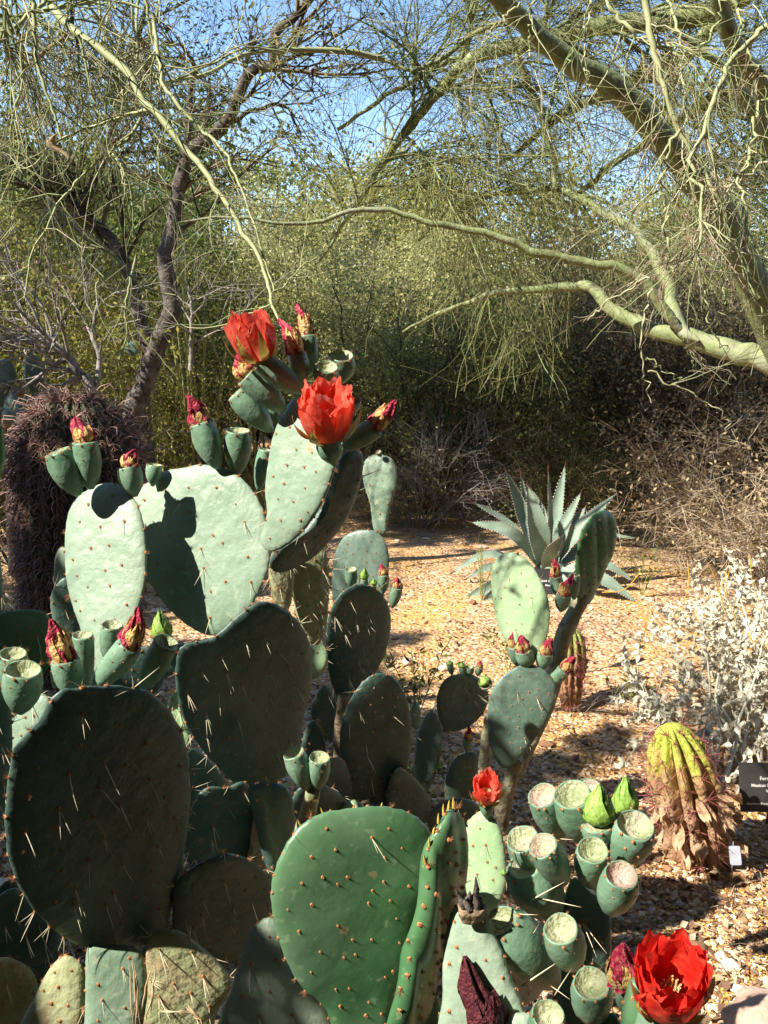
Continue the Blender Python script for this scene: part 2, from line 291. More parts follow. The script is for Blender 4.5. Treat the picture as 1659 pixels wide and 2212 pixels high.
def rock(name, label, c, size, mt, seed, sub=4, rough=.16):
    r = np.random.default_rng(seed); import bmesh
    bm = bmesh.new(); bmesh.ops.create_icosphere(bm, subdivisions=sub, radius=1.0)
    V = np.array([v.co[:] for v in bm.verts]); F = np.array([[v.index for v in f.verts] for f in bm.faces]); bm.free()
    D = np.zeros(len(V))
    for k in range(10):                      # planar cuts make facets
        d = unit(r.normal(size=3)); h = V @ d; lim = r.uniform(.55, .85); V = V - np.outer(np.maximum(h - lim, 0), d) * .9
    for k in range(14):
        f = r.uniform(2, 13); D += np.sin(V @ unit(r.normal(size=3)) * f + r.uniform(0, 6)) * rough / f * 1.6
    V = V * (1 + D[:, None]) * np.array(size)
    t = Thing(name, label, 'rock', (c[0], c[1], c[2])); V = V + c
    o = link(name, make_mesh(name, V - np.array(c), F, [mt]), None); o.location = c; o['label'] = label; o['category'] = 'rock'
    bpy.data.objects.remove(t.o); o.name = name
g = G(962, 1100); rock('rock', 'dark red rock in the shade at the edge of the undergrowth', g + np.array([0, 0, .09]), (.25, .2, .15), M['rock_red'], 3)
g = G(1655, 2270); rock('rock', 'large tan boulder beside the big red flower', g + np.array([.06, .03, .0]), (.15, .13, .10), M['rock_tan'], 8)
g = G(716, 1536); rock('rock', 'smooth oval grey stone on the gravel between the pads', g + np.array([0, 0, .015]), (.055, .04, .028), M['rock_grey'], 5, rough=.02)
for (u, v, s, sd, lb) in [(1110, 1232, .06, 11, 'pale flat stone to the left of the agave'), (945, 1248, .07, 12, 'pale pink stone on the gravel left of the sunlit pad'), (1380, 1180, .06, 13, 'pale stone on the gravel just right of the agave'),
                      (1045, 1185, .05, 14, 'small pale stone at the edge of the tree shade')]:
    g = G(u, v); rock('rock', lb, g + np.array([0, 0, s * .2]), (s, s * .7, s * .4), M['rock_tan'], sd, sub=3)

# ------------------------------------------------------------ trees and shrubs
def hand(P, Y, Rw, K=24, jit=.004):
    """polyline traced in picture units, placed at depths Y[0]..Y[1], radii in metres"""
    P = np.array(P, float); y = np.linspace(Y[0], Y[1], len(P)); q = resample(W(P[:, 0], P[:, 1], y), K, jit)
    return q, np.linspace(Rw[0], Rw[1], K)
def r1(L): return [(x / 2, y / 2) for x, y in L]
def r2(L): return [(829.5 + x / 2, y / 2) for x, y in L]
def r4(L): return [(829.5 + x / 2, 610 + y / 2) for x, y in L]
def uv(P):
    d = P - CAM; f = d[..., 1] * cp - d[..., 2] * sp; up = d[..., 1] * sp + d[..., 2] * cp
    return 829.5 + FPX * d[..., 0] / f, 1106 - FPX * up / f
lit = [W(u, v, y) for u, v, y in [(230, 1100, 1.7), (200, 1200, 1.7), (280, 1200, 1.7), (250, 1300, 1.7), (230, 1380, 1.7), (400, 1060, 1.75), (500, 1080, 1.75), (420, 1180, 1.75), (540, 1180, 1.75), (480, 1280, 1.75), (530, 1290, 1.75), (340, 1070, 1.75), (640, 950, 1.52), (620, 1030, 1.52), (680, 1000, 1.52), (620, 1120, 1.52), (660, 1080, 1.52),
(540, 710, 1.48), (540, 760, 1.5), (560, 850, 1.55), (640, 700, 1.53), (700, 830, 1.44), (700, 900, 1.44), (740, 790, 1.55), (430, 880, 1.76), (440, 960, 1.76), (515, 960, 1.78), (170, 920, 1.7), (150, 1010, 1.7), (190, 990, 1.7), (290, 1000, 1.75), (120, 1370, 1.31), (60, 1450, 1.34), (40, 1490, 1.34), (270, 1340, 1.32), (250, 1430, 1.32), (345, 1350, 1.45), (350, 1400, 1.36),
(820, 1040, 2.6), (780, 1220, 2.6), (1090, 1250, 2.66), (1130, 1300, 2.66), (1120, 1380, 2.66), (1150, 1340, 2.66), (1150, 1500, 2.58), (1160, 1560, 2.58), (1300, 1150, 2.8), (1040, 1800, 1.95), (1050, 1880, 1.95), (1050, 1680, 1.92), (640, 1640, 1.42), (690, 1660, 1.42), (670, 1740, 1.45), (160, 2110, 1.36), (230, 2120, 1.34), (1480, 1640, 2.6), (1480, 1740, 2.6), (1450, 1600, 2.6),
(700, 1850, 1.15), (640, 1950, 1.15), (800, 1850, 1.15), (760, 1980, 1.15), (690, 2060, 1.15), (955, 1850, 1.1), (1020, 2010, 1.17), (1211, 2005, 1.04), (1280, 1836, 1.15), (1170, 1826, 1.14), (1400, 2000, .9), (1500, 2000, .88), (1460, 2080, .88), (1420, 2120, .9), (1520, 2080, .88), (1072, 1220, 2.66), (1160, 1240, 2.66), (1180, 1320, 2.66), (1100, 1330, 2.66), (1090, 1290, 2.66), (1140, 1260, 2.66), (1140, 1420, 2.62), (1060, 1780, 1.95), (1020, 1850, 1.95)]]
lit += [G(u, v) for u in range(1000, 1660, 60) for v in (1120, 1160, 1200, 1250, 1310, 1380, 1450)] + [G(u, v) for u, v in [(1360, 1530), (1360, 1680), (1640, 2000), (1600, 2060), (1640, 2100), (1560, 1960)]] + [W(u, v, 3.5) for u, v in [(1400, 1400), (1450, 1300), (1500, 1250), (1550, 1350), (1600, 1250), (1620, 1450), (1520, 1500)]] + [W(1100 + 60 * k, v, 5.4) for k in range(5) for v in (1050, 1150, 1230)]
lit = np.array(lit)
def clears(c, r, m=.06):
    d = np.asarray(c) - lit; t = d @ SDIR; p = np.linalg.norm(d - t[:, None] * SDIR, axis=1); return not np.any((t > 0) & (p < r + m))
LN = len([1 for q in lit if q[1] < 3.3])
def sunny(Q, m=.02, k=None):
    """False for shoots that would throw their shadow on the sunlit pads"""
    T = lit[lit[:, 1] < 3.0]; d = Q[:, :, None] - T[None, None]; t = d @ SDIR; p = np.linalg.norm(d - t[..., None] * SDIR, axis=-1); return ~((t > 0) & (p < m)).any((1, 2))
# --- the palo verde on the right
base = np.array([2.75, 4.7, 0.0])
tr = Thing('palo_verde_tree', 'green barked tree with smooth arching limbs reaching in from the right', 'tree', base)
L1 = hand([(700, -420), (830, -290), (940, -160), (1020, -60), (1075, -5), (1130, 50), (1180, 90), (1260, 150), (1325, 190), (1385, 245), (1430, 300), (1490, 370), (1540, 440), (1580, 510), (1622, 600), (1665, 700), (1730, 830), (1830, 1010)], (3.2, 4.5), (.012, .085), 48)
L3 = hand(r4([(80, 215), (200, 150), (350, 92), (500, 45), (640, 28), (800, 22), (880, 15), (940, 62), (1000, 130), (1090, 172), (1190, 215), (1300, 237), (1400, 265), (1500, 297), (1600, 315), (1700, 350), (1850, 480)]), (5.4, 4.4), (.006, .062), 44)
L2 = hand(r1([(760, 965), (950, 935), (1100, 952), (1240, 972), (1400, 950), (1530, 905), (1659, 905)]) + r2([(120, 930), (200, 965), (340, 985), (450, 1010), (560, 1050), (640, 1085), (760, 1110), (900, 1140), (1030, 1165), (1110, 1210), (1180, 1290), (1260, 1400), (1322, 1463)]), (4.6, 4.66), (.005, .028), 44)
L4 = hand(r2([(150, 1040), (230, 960), (280, 900), (420, 850), (600, 830), (740, 815), (830, 850), (950, 920), (1060, 980), (1130, 1050), (1180, 1140), (1230, 1240), (1245, 1340), (1290, 1430), (1362, 1473)]), (5.6, 4.6), (.008, .036), 36)
L5 = hand(r2([(-300, 1150), (-200, 1010), (-110, 880), (-40, 760), (0, 690), (60, 610), (120, 540), (190, 440), (270, 360), (330, 290), (420, 230), (560, 200), (700, 175), (900, 120), (1150, 100), (1400, 60), (1600, -60)]), (5.8, 5.0), (.007, .055), 44)
L9 = hand(r2([(1380, -160), (1440, -20), (1480, 120), (1530, 240), (1600, 330), (1680, 440), (1800, 700), (1950, 1100)]), (3.9, 4.5), (.022, .062), 24)
L9b = hand(r2([(1250, 130), (1400, 250), (1500, 330), (1560, 430), (1640, 560), (1800, 900)]), (4.4, 4.7), (.012, .045), 20)
L8 = hand(r2([(480, 720), (600, 640), (720, 530), (800, 480), (880, 440), (960, 400), (1060, 350), (1160, 310), (1330, 220), (1450, 60)]), (5.6, 5.2), (.012, .04), 26)
L7 = hand(r2([(740, 810), (730, 690), (690, 560), (680, 480), (620, 360), (580, 260), (600, 200)]), (5.2, 5.2), (.013, .022), 20)
L6 = hand(r2([(-200, 560), (0, 420), (150, 330), (290, 260), (420, 235)]), (5.8, 5.4), (.01, .02), 20)
L6b = hand(r2([(-250, 200), (0, 262), (130, 300), (250, 250), (420, 130), (560, 90), (700, 110)]), (5.2, 5.0), (.007, .018), 20)
L12b = hand(r2([(820, 860), (1000, 700), (1130, 620), (1280, 520), (1420, 440), (1560, 380), (1700, 330)]), (6.0, 5.4), (.015, .045), 24)
tk = [base, base + [-.05, -.02, .35], base + [-.1, -.05, .75], L1[0][-1]]
T0 = (resample(tk, 14, .004), np.linspace(.14, .088, 14))
for L_x in (L2, L4): L_x[1][-3:] *= [.8, .5, .15]
def tpart(thing, name, items, mt, S=12, **kw):
    for P, r in items:
        V, F = tubes(P[None], r[None] * (1 + .05 * np.sin(np.arange(len(r)) * 2.1))[None], S)
        # end cap
        thing.part(name, V, [F, np.arange(S)[None]], [mt], **kw)
tpart(tr, 'trunk', [T0], M['paloverde'], 16)
extra = [(L3[0][-1], .062), (L9[0][-1], .062), (L9b[0][-1], .045)]
for e_, r_ in extra: tpart(tr, 'limb', [(resample([tk[1], (tk[2] + e_) / 2 + [0, 0, .05], e_], 10), np.linspace(.09, r_, 10))], M['paloverde'], 14)
tpart(tr, 'limb', [L1, L3, L2, L4, L5, L9, L9b, L8, L7, L6, L6b, L12b], M['paloverde'], 12)
hang = [hand(r2(p), y, rr, 26, .006) for p, y, rr in [
    ([(1125, -30), (1150, 120), (1180, 230), (1200, 360), (1240, 480), (1300, 600), (1380, 720), (1440, 840), (1500, 1000), (1560, 1150), (1620, 1290)], (2.9, 2.8), (.010, .006)),
    ([(930, -20), (1020, 80), (1100, 150), (1180, 185), (1260, 210)], (3.0, 2.9), (.007, .004)),
    ([(1659, 110), (1590, 180), (1500, 260), (1440, 400), (1390, 540), (1340, 680), (1350, 800), (1370, 920), (1365, 1050), (1365, 1150)], (2.8, 2.6), (.008, .004)),
    ([(1280, 560), (1210, 700), (1205, 850), (1210, 970), (1235, 1090), (1250, 1180)], (2.7, 2.7), (.005, .003)),
    ([(1700, 380), (1610, 480), (1600, 600), (1570, 700), (1540, 820), (1560, 960), (1590, 1100)], (2.8, 2.6), (.006, .003)),
    ([(1230, -20), (1260, 100), (1290, 230), (1280, 330), (1300, 480), (1290, 560)], (3.2, 3.0), (.005, .003)),
    ([(640, -20), (630, 120), (640, 240), (655, 320)], (3.0, 3.0), (.004, .002)),
    ([(590, 10), (480, 110), (440, 180), (420, 245)], (3.0, 3.0), (.004, .002)),
    ([(900, -20), (880, 100), (865, 210), (870, 300), (880, 385)], (3.0, 2.9), (.004, .002)),
    ([(830, 195), (800, 260), (760, 340), (750, 420), (720, 490), (690, 560)], (3.0, 2.9), (.004, .0015)),
    ([(1480, -30), (1440, 80), (1380, 190), (1290, 290), (1230, 330)], (2.8, 2.9), (.005, .002)),
    ([(1659, 700), (1560, 760), (1450, 850), (1380, 1000), (1200, 1150), (1050, 1240)], (2.9, 3.0), (.004, .0015)),
    ([(1500, -10), (1560, 120), (1575, 240), (1659, 330)], (2.9, 2.8), (.006, .004)),
]] + [hand(r4(p), y, rr, 22, .005) for p, y, rr in [
    ([(1160, 30), (1130, 130), (1105, 240), (1115, 340), (1130, 430), (1155, 520)], (2.7, 2.7), (.0035, .0015)),
    ([(1110, 320), (1180, 360), (1240, 395), (1295, 430)], (2.7, 2.7), (.0025, .001)),
    ([(1140, 385), (1230, 430), (1330, 480), (1420, 540), (1500, 600), (1480, 640)], (2.7, 2.7), (.003, .0012)),
    ([(1370, 0), (1390, 90), (1400, 180), (1440, 250), (1480, 290)], (2.7, 2.7), (.003, .0015)),
    ([(1470, 20), (1480, 110), (1540, 170), (1590, 205)], (2.7, 2.7), (.003, .0015)),
    ([(880, 165), (930, 110), (1010, 60), (1090, 10), (1150, -20)], (2.9, 2.8), (.0015, .003)),
    ([(1300, 240), (1320, 310), (1340, 390)], (2.9, 2.9), (.002, .001)),
]]
for P, r in hang[:6]: tpart(tr, 'hanging_branch', [(P, r)], M['pv_twig2'], 7)
hp = np.stack([resample(P, 26) for P, r in hang]); hr = np.stack([np.interp(np.linspace(0, 1, 26), np.linspace(0, 1, len(r)), r) for P, r in hang])
def vis_ok(Q, vmax_fn):
    u, v = uv(Q[:, -1]); u2, v2 = uv(Q[:, len(Q[0]) // 2]); return (v < vmax_fn(u)) & (v2 < vmax_fn(u2)) & (Q[:, -1, 1] > .8)
lim_r = lambda u: np.where(u > 1500, 900, np.where(u > 1250, 760, 720))
a1 = sprout(hp, hr, 170, .05, 1, (.15, .5), (20, 60), .10, .22, 7, (.5, .3), .0011, maxr=.003); a1 = keep(*a1, vis_ok(a1[0], lim_r))
a2 = sprout(*a1, 420, .1, 1, (.06, .25), (20, 70), .05, .25, 5, (.7, .4), .0008); a2 = keep(*a2, vis_ok(a2[0], lim_r))
V, F = merge([tubes(hp[6:], hr[6:], 5), tubes(*a1), tubes(*a2)])
tr.part('hanging_twigs', V, F, [M['pv_twig2']], kind='stuff')
a3 = sprout(hp, hr, 110, .3, 1, (.1, .35), (20, 60), .15, .25, 6, (.5, .3), .0012, maxr=.002); a3 = keep(*a3, vis_ok(a3[0], lim_r))
V, F = merge([tubes(*a3), tubes(*sprout(*a3, 300, .1, 1, (.04, .15), (20, 70), .05, .3, 4, (.7, .4), .0008))]); tr.part('dead_twigs', V, F, [M['pv_dry']], kind='stuff')
def stack(items, K=30):
    return np.stack([resample(P, K) for P, r in items]), np.stack([np.interp(np.linspace(0, 1, K), np.linspace(0, 1, len(r)), r) for P, r in items])
SP, SR = stack([L5, L4, L2, L3, L8, L7, L6, L6b, L12b])
lim_b = lambda u: np.where(u < 1250, 880, 680) + 0 * u
b0 = sprout(SP, SR, 150, .05, .95, (.5, 1.3), (20, 65), .07, .12, 9, (.45, .3), .003, maxr=.011); b0 = keep(*b0, vis_ok(b0[0], lim_b) & (b0[0][:, :, 1].min(1) > 4.7))
b1 = sprout(*b0, 1100, .1, 1, (.3, .9), (15, 60), .10, .14, 7, (.5, .3), .0016, maxr=.004); b1 = keep(*b1, vis_ok(b1[0], lim_b) & (b1[0][:, :, 1].min(1) > 4.5))
b2 = sprout(*b1, 11500, .05, 1, (.12, .42), (15, 60), .08, .18, 5, (.6, .4), .0010); b2 = keep(*b2, vis_ok(b2[0], lim_b) & (b2[0][:, :, 1].min(1) > 4.3))
V, F = merge([tubes(*b0, 5), tubes(*b1, 4)]); tr.part('branches', V, F, [M['paloverde']], kind='stuff')
V, F = tubes(*b2); tr.part('twigs', V, F, [M['pv_twig']], kind='stuff')
V, F = leaves(along(b2[0], 12000), .014, .4, 0); tr.part('foliage', V, F, [M['leaf_yellow']], kind='stuff')

# --- second tree: twigs overhanging at the upper left, close by
base = np.array([-2.3, 2.9, 0.0])
t2 = Thing('palo_verde_tree', 'slender green tree whose long twigs hang across the upper left', 'tree', base)
def L_(p, y, rr, K=26): return hand(r1(p), y, rr, K, .0013)
tw = [L_([(-120, -260), (80, -120), (200, 0), (270, 80), (340, 150), (480, 250), (560, 320), (620, 440), (680, 490), (800, 640), (870, 720), (940, 820), (1010, 930), (1060, 1020), (1120, 1110), (1150, 1200), (1170, 1270), (1170, 1312), (1195, 1370), (1225, 1420)], (2.3, 1.75), (.011, .0018), 50),
      L_([(640, 475), (560, 495), (450, 530), (350, 565), (250, 610), (200, 650), (150, 710), (60, 740)], (2.1, 2.2), (.004, .0015)),
      L_([(610, 510), (560, 590), (470, 660), (380, 740), (300, 820), (250, 880), (200, 980), (150, 1070), (120, 1170), (105, 1290)], (2.1, 2.0), (.0042, .0014)),
      L_([(640, 395), (750, 350), (880, 290), (1000, 230), (1090, 205), (1180, 225), (1280, 260)], (2.4, 2.7), (.004, .002)),
      L_([(700, 360), (880, 325), (1000, 260), (1100, 225), (1250, 215), (1480, 222), (1659, 255)], (3.4, 3.8), (.006, .012)),
      L_([(140, 0), (150, 130), (160, 270), (200, 400), (240, 520), (265, 600)], (2.0, 1.95), (.005, .0018)),
      L_([(200, 850), (230, 880), (300, 960), (400, 1050), (500, 1110), (560, 1190), (640, 1250), (760, 1275)], (2.6, 2.5), (.006, .0015)),
      L_([(660, 60), (680, 200), (700, 350), (750, 430), (870, 560), (960, 640), (1010, 740), (1060, 860), (1110, 1010), (1160, 1180), (1185, 1260)], (2.2, 1.9), (.005, .0016), 40),
      L_([(1172, 1265), (1220, 1240), (1270, 1180), (1320, 1140), (1362, 1115)], (1.76, 1.8), (.0016, .001), 14),
      L_([(1170, 1314), (1110, 1342), (1050, 1372), (960, 1405), (850, 1420), (780, 1400)], (1.75, 1.8), (.0016, .001), 16),
      L_([(480, 640), (530, 730), (560, 810), (600, 900)], (2.1, 2.1), (.0025, .001)),
      L_([(600, 520), (620, 650), (660, 760), (720, 840), (762, 905)], (2.1, 2.1), (.0025, .001)),
      L_([(340, 150), (380, 320), (420, 480), (500, 560), (560, 600)], (2.1, 2.1), (.003, .001)),
      L_([(600, 0), (590, 140), (640, 260), (700, 400), (760, 560), (820, 660)], (2.5, 2.3), (.004, .0015)),
      L_([(0, 60), (60, 180), (100, 320), (60, 480), (45, 600), (55, 690)], (2.1, 2.1), (.004, .0012)),
      L_([(430, 1200), (420, 1260), (470, 1320), (560, 1340), (600, 1440), (690, 1540), (760, 1620)], (2.4, 2.4), (.0025, .0012)),
      L_([(180, 1060), (170, 1180), (150, 1280), (170, 1380), (200, 1480), (210, 1560)], (2.4, 2.4), (.0025, .0012)),
      L_([(0, 110), (120, 60), (280, 30), (420, 0), (500, -60)], (2.2, 2.3), (.007, .004)),
      L_([(-60, 240), (60, 120), (180, 20), (260, -60)], (2.1, 2.2), (.006, .004)),
      L_([(250, 330), (400, 300), (520, 260), (640, 200), (760, 190)], (2.3, 2.3), (.0035, .0015)),
      L_([(590, 1100), (560, 1230), (540, 1340), (550, 1430), (520, 1560)], (3.0, 3.0), (.004, .002)),
      ]
trunk2 = (resample([base, base + [.02, 0, .7], base + [.1, -.05, 1.5], base + [.5, -.3, 2.25], tw[0][0][0]], 18), np.linspace(.07, .011, 18))
tpart(t2, 'trunk', [trunk2], M['paloverde'], 12)
tpart(t2, 'hanging_branch', tw, M['pv_twig2'], 6)
l2p, l2r = stack(tw, 26)
lim_l = lambda u: np.where(u < 520, 760, 620) + 0 * u
c1 = sprout(l2p, l2r, 240, .0, 1, (.1, .38), (20, 75), .07, .2, 7, (.55, .3), .0010, maxr=.003); c1 = keep(*c1, vis_ok(c1[0], lim_l) & sunny(c1[0]))
c2 = sprout(*c1, 600, .1, 1, (.05, .2), (20, 70), .05, .25, 5, (.7, .4), .0007); c2 = keep(*c2, vis_ok(c2[0], lim_l) & sunny(c2[0]))
# the thick spray in the corner
cn = [L_([(x0, -60), (x0 + dx * .3, 120), (x0 + dx * .7, 260), (x0 + dx, y1)], (y, y), (.004, .0012), 14) for x0, dx, y1, y in
      [(-40, 140, 420, 2.2), (40, -90, 380, 2.1), (90, 130, 520, 2.3), (180, -60, 480, 2.5), (230, 90, 450, 2.4), (300, 60, 560, 2.2), (330, -120, 430, 2.6), (420, 70, 420, 2.3), (480, -60, 620, 2.5), (560, 60, 460, 2.4), (620, 90, 520, 2.2), (700, -120, 430, 2.6), (60, 60, 800, 2.2), (10, 50, 640, 2.0)]]
cnp, cnr = stack(cn, 14)
c3 = sprout(cnp, cnr, 230, .0, 1, (.1, .35), (20, 75), .08, .2, 7, (.6, .3), .0011); c3 = keep(*c3, vis_ok(c3[0], lambda u: 430 + 0 * u) & sunny(c3[0]))
c4 = sprout(*c3, 650, .0, 1, (.05, .2), (20, 75), .05, .25, 4, (.7, .4), .0008); c4 = keep(*c4, vis_ok(c4[0], lambda u: 480 + 0 * u) & sunny(c4[0]))
V, F = merge([tubes(*c1), tubes(*c2), tubes(cnp, cnr, 5), tubes(*c3), tubes(*c4)]); t2.part('twigs', V, F, [M['pv_twig2']], kind='stuff')
c5 = sprout(cnp, cnr, 160, .3, 1, (.1, .3), (20, 75), .08, .25, 6, (.6, .3), .0011); c5 = keep(*c5, sunny(c5[0]))
V, F = merge([tubes(*c5)]); t2.part('dead_twigs', V, F, [M['pv_dry']], kind='stuff')
def dry_leaf(th, u, v, Y, L, seed):
    r = np.random.default_rng(seed); c = W(u, v, Y); s = np.linspace(0, 1, 8); vv = np.linspace(-1, 1, 5)
    S, VV = np.meshgrid(s, vv, indexing='ij'); wd = np.sin(np.pi * S ** .8) * L * .2
    X = VV * wd + .02 * np.sin(S * 5 + seed) ; Y_ = np.abs(VV) * wd * .8 + L * .1 * np.sin(S * 4); Z = -S * L
    V = np.stack([X, Y_, Z], -1).reshape(-1, 3) + c; i = np.arange(7)[:, None] * 5 + np.arange(4)[None]
    th.part('dry_leaf', V, np.stack([i, i + 1, i + 6, i + 5], -1).reshape(-1, 4), [M['leaf_brown']])
for k, (u, v, Y) in enumerate([(288, 75, 2.3), (120, 62, 2.2), (85, 100, 2.2), (124, 285, 2.1), (322, 130, 2.4), (258, 160, 2.4)]): dry_leaf(t2, u, v, Y, .055, k)

# --- mesquite with dark trunks
def wood_tree(name, label, base, items, mt, nb, nt_, nl, leafm, leafsize, twm=None, L=(.3, .8), cat='tree', vlim=None, drp=.0, names='limb', spread=.03, lf=.45, L2=(.12, .4), rmin=.0016):
    th = Thing(name, label, cat, base); tpart(th, 'trunk', items[:1], mt, 10)
    if items[1:]: tpart(th, names, items[1:], mt, 9)
    P, r = stack(items, 24)
    f = vlim or (lambda u: 2500 + 0 * u)
    d0 = sprout(P, r, nb, .25, 1, L, (25, 70), drp, .16, 7, (.5, .3), .003, maxr=.012); d0 = keep(*d0, vis_ok(d0[0], f))
    d1 = sprout(*d0, nt_, .1, 1, L2, (20, 70), drp, .2, 5, (.6, .4), rmin); d1 = keep(*d1, vis_ok(d1[0], f))
    V, F = merge([tubes(*d0, 4), tubes(*d1)]); th.part('twigs', V, F, [twm or M['twig_brown']], kind='stuff')
    if nl: V, F = leaves(along(d1[0], nl), leafsize, lf, .1, spread); th.part('foliage', V, F, [leafm], kind='stuff')
    return th, d1
b = G(600, 1060); b = np.array([W(290, 900, 5.3)[0] - .15, 5.3, 0])
items = [(resample([b, b + [.03, 0, .3], *W([285, 310, 340, 362, 372, 362, 357, 366, 380, 388, 402], [905, 840, 750, 700, 660, 600, 560, 520, 450, 400, 335], 5.3)], 34, .004), np.linspace(.06, .034, 34)),
         hand([(402, 335), (415, 322), (450, 300), (480, 275), (500, 240), (515, 200), (540, 160), (568, 142), (592, 145), (590, 95), (605, 60), (640, 35), (680, -30)], (5.3, 4.9), (.036, .018), 30),
         hand([(402, 335), (405, 300), (410, 270), (412, 200), (420, 150), (395, 100), (350, 92)], (5.3, 5.1), (.02, .007), 20),
         hand([(500, 262), (560, 235), (620, 232), (650, 290)], (5.2, 5.4), (.014, .005), 14),
         hand([(388, 245), (430, 238), (475, 228)], (5.2, 5.4), (.010, .005), 10),
         hand([(605, 60), (590, 80), (585, 100)], (5.1, 5.1), (.012, .012), 8)]
wood_tree('mesquite_tree', 'dark trunked tree bending up to the sky behind the left cactus', b, items, M['bark'], 50, 500, 2500, M['leaf_olive'], .03, vlim=lambda u: 420 + 0 * u)
b = np.array([W(320, 900, 6.0)[0], 6.0, 0])
items = [(resample([b, *W([310, 318, 300, 285, 262, 235, 205, 180, 160, 120], [860, 760, 690, 610, 550, 510, 482, 470, 440, 380], 6.0)], 30, .004), np.linspace(.05, .02, 30)),
         hand([(170, 465), (190, 420), (215, 360), (238, 300), (258, 230), (262, 180), (290, 100), (320, 10)], (6.0, 5.8), (.03, .014), 22),
         hand([(180, 470), (120, 400), (60, 358), (10, 350)], (6.0, 5.9), (.02, .01), 14)]
wood_tree('mesquite_tree', 'thin dark leaning tree crossing behind the dark trunked one', b, items, M['bark'], 40, 400, 1500, M['leaf_olive'], .03, vlim=lambda u: 500 + 0 * u)
b = np.array([W(215, 930, 4.9)[0], 4.9, .0])
items = [(resample([b + [.1, 0, 0], *W([200, 170, 140, 110, 90], [860, 810, 765, 735, 720], 4.9)], 20, .003), np.linspace(.03, .016, 20)), hand([(200, 860), (215, 780), (200, 720), (215, 640)], (4.9, 5.0), (.016, .008), 14),
         hand([(410, 800), (415, 700), (408, 620)], (5.2, 5.2), (.012, .008), 12)]
wood_tree('dead_shrub', 'leafless grey branches standing behind the barrel cactus', b, items, M['bark_grey'], 30, 260, 0, None, 0, M['bark_grey'], cat='shrub')

# --- shrubs and thickets behind
def shrub(name, label, u, Y, rad, h, stems, nb, nt_, nl, leafm, ls, barkm='bark', twm='twig_brown', flowers=None, lf=.45, arch=.06, cat='shrub', group=None, r0=.02, spread=.04, L=(.35, .9), L2=(.12, .4), droop=.02, rmin=.0018, zlo=0.0):
    b = np.array([(u - 829.5) / FPX * Y * 1.03, Y, 0]); b[2] = gz(b[0], b[1]) - .01
    th = Thing(name, label, cat, b, group); P = []
    for k in range(stems):
        a = rng.uniform(0, 6.28); rr = rad * rng.uniform(.25, 1.0); hh = h * rng.uniform(.65, 1.0) * (1 - .25 * rr / rad)
        e = b + [math.cos(a) * rr, math.sin(a) * rr * .8, hh]; s = b + [math.cos(a) * rad * .1, math.sin(a) * rad * .08, 0]
        m1 = s * .6 + e * .4 + [rng.normal() * .06, rng.normal() * .06, hh * .12]
        P.append(resample([s, m1, e], 10, .012 * h))
    P = np.stack(P); Rd = np.linspace(r0, r0 * .25, 10)[None].repeat(stems, 0) * rng.uniform(.6, 1.2, (stems, 1))
    V, F = tubes(P, Rd, 6); th.part('stems', V, F, [M[barkm]])
    d0 = sprout(P, Rd, nb, .12, 1, L, (20, 75), droop, .15, 6, (.5, .3), .0025, maxr=.009)
    d1 = sprout(*d0, nt_, .1, 1, L2, (20, 75), droop, .2, 5, (.6, .4), rmin); ok = d1[0][:, :, 2].min(1) > zlo; d1 = keep(*d1, ok)
    V, F = merge([tubes(*d0, 4), tubes(*d1)]); V[:, 2] = np.maximum(V[:, 2], .005); th.part('twigs', V, F, [M[twm]], kind='stuff')
    if nl:
        C = along(d1[0], nl); V, F = leaves(C, ls, lf, .2, spread); V[:, 2] = np.maximum(V[:, 2], .01); th.part('foliage', V, F, [M[leafm]], kind='stuff')
    if flowers: V, F = leaves(along(d1[0], flowers[1]), flowers[2], .9, 0, spread); th.part('blossoms', V, F, [M[flowers[0]]], kind='stuff')
    return th
Gp = 'desert shrubs in the thicket behind the garden'
shrub('leafy_shrub', 'tall pink flowered shrub at the left edge behind the hanging twigs', 60, 6.3, .95, 2.75, 14, 120, 1600, 24000, 'leaf_yellow', .036, flowers=('flower_pink', 260, .03))
shrub('leafy_shrub', 'rich green leafy shrub behind the leaning dark trunk', 330, 8.3, 1.0, 3.15, 14, 120, 1600, 26000, 'leaf_dark', .04)
shrub('leafy_shrub', 'low yellow green shrub behind the barrel cactus', 70, 5.6, .9, 1.85, 14, 110, 1500, 16000, 'leaf_yellow', .026, flowers=('flower_yellow', 160, .02))
shrub('leafy_shrub', 'olive shrub with sparse orange flecks behind the two open red flowers', 480, 7.6, 1.0, 2.2, 14, 120, 1800, 22000, 'leaf_yellow', .03, flowers=('flower_yellow', 200, .02))
shrub('twiggy_shrub', 'brownish shrub with small orange flowers high beside the sky gap', 520, 10.5, 1.1, 3.6, 12, 110, 1500, 9000, 'leaf_olive', .035, flowers=('flower_yellow', 300, .03))
shrub('twiggy_shrub', 'pale grey green shrub filling the middle of the thicket', 760, 9.0, 1.3, 2.75, 18, 160, 3000, 32000, 'leaf_pale', .034, twm='pv_twig')
shrub('twiggy_shrub', 'fine green shrub in the thicket above the red rock', 940, 7.8, 1.0, 2.1, 16, 150, 2600, 22000, 'leaf_olive', .034, twm='twig_brown')
shrub('twiggy_shrub', 'dark shaded shrub in the thicket above the agave', 1180, 8.2, 1.1, 2.1, 16, 150, 2400, 20000, 'leaf_olive', .034)
shrub('twiggy_shrub', 'brown tangled shrub in deep shade right of the agave', 1400, 7.6, 1.0, 2.0, 18, 160, 2600, 16000, 'leaf_brown', .034)
shrub('twiggy_shrub', 'tall brown shrub behind the thick green limb', 1600, 7.4, 1.0, 2.3, 16, 150, 2300, 14000, 'leaf_brown', .034)
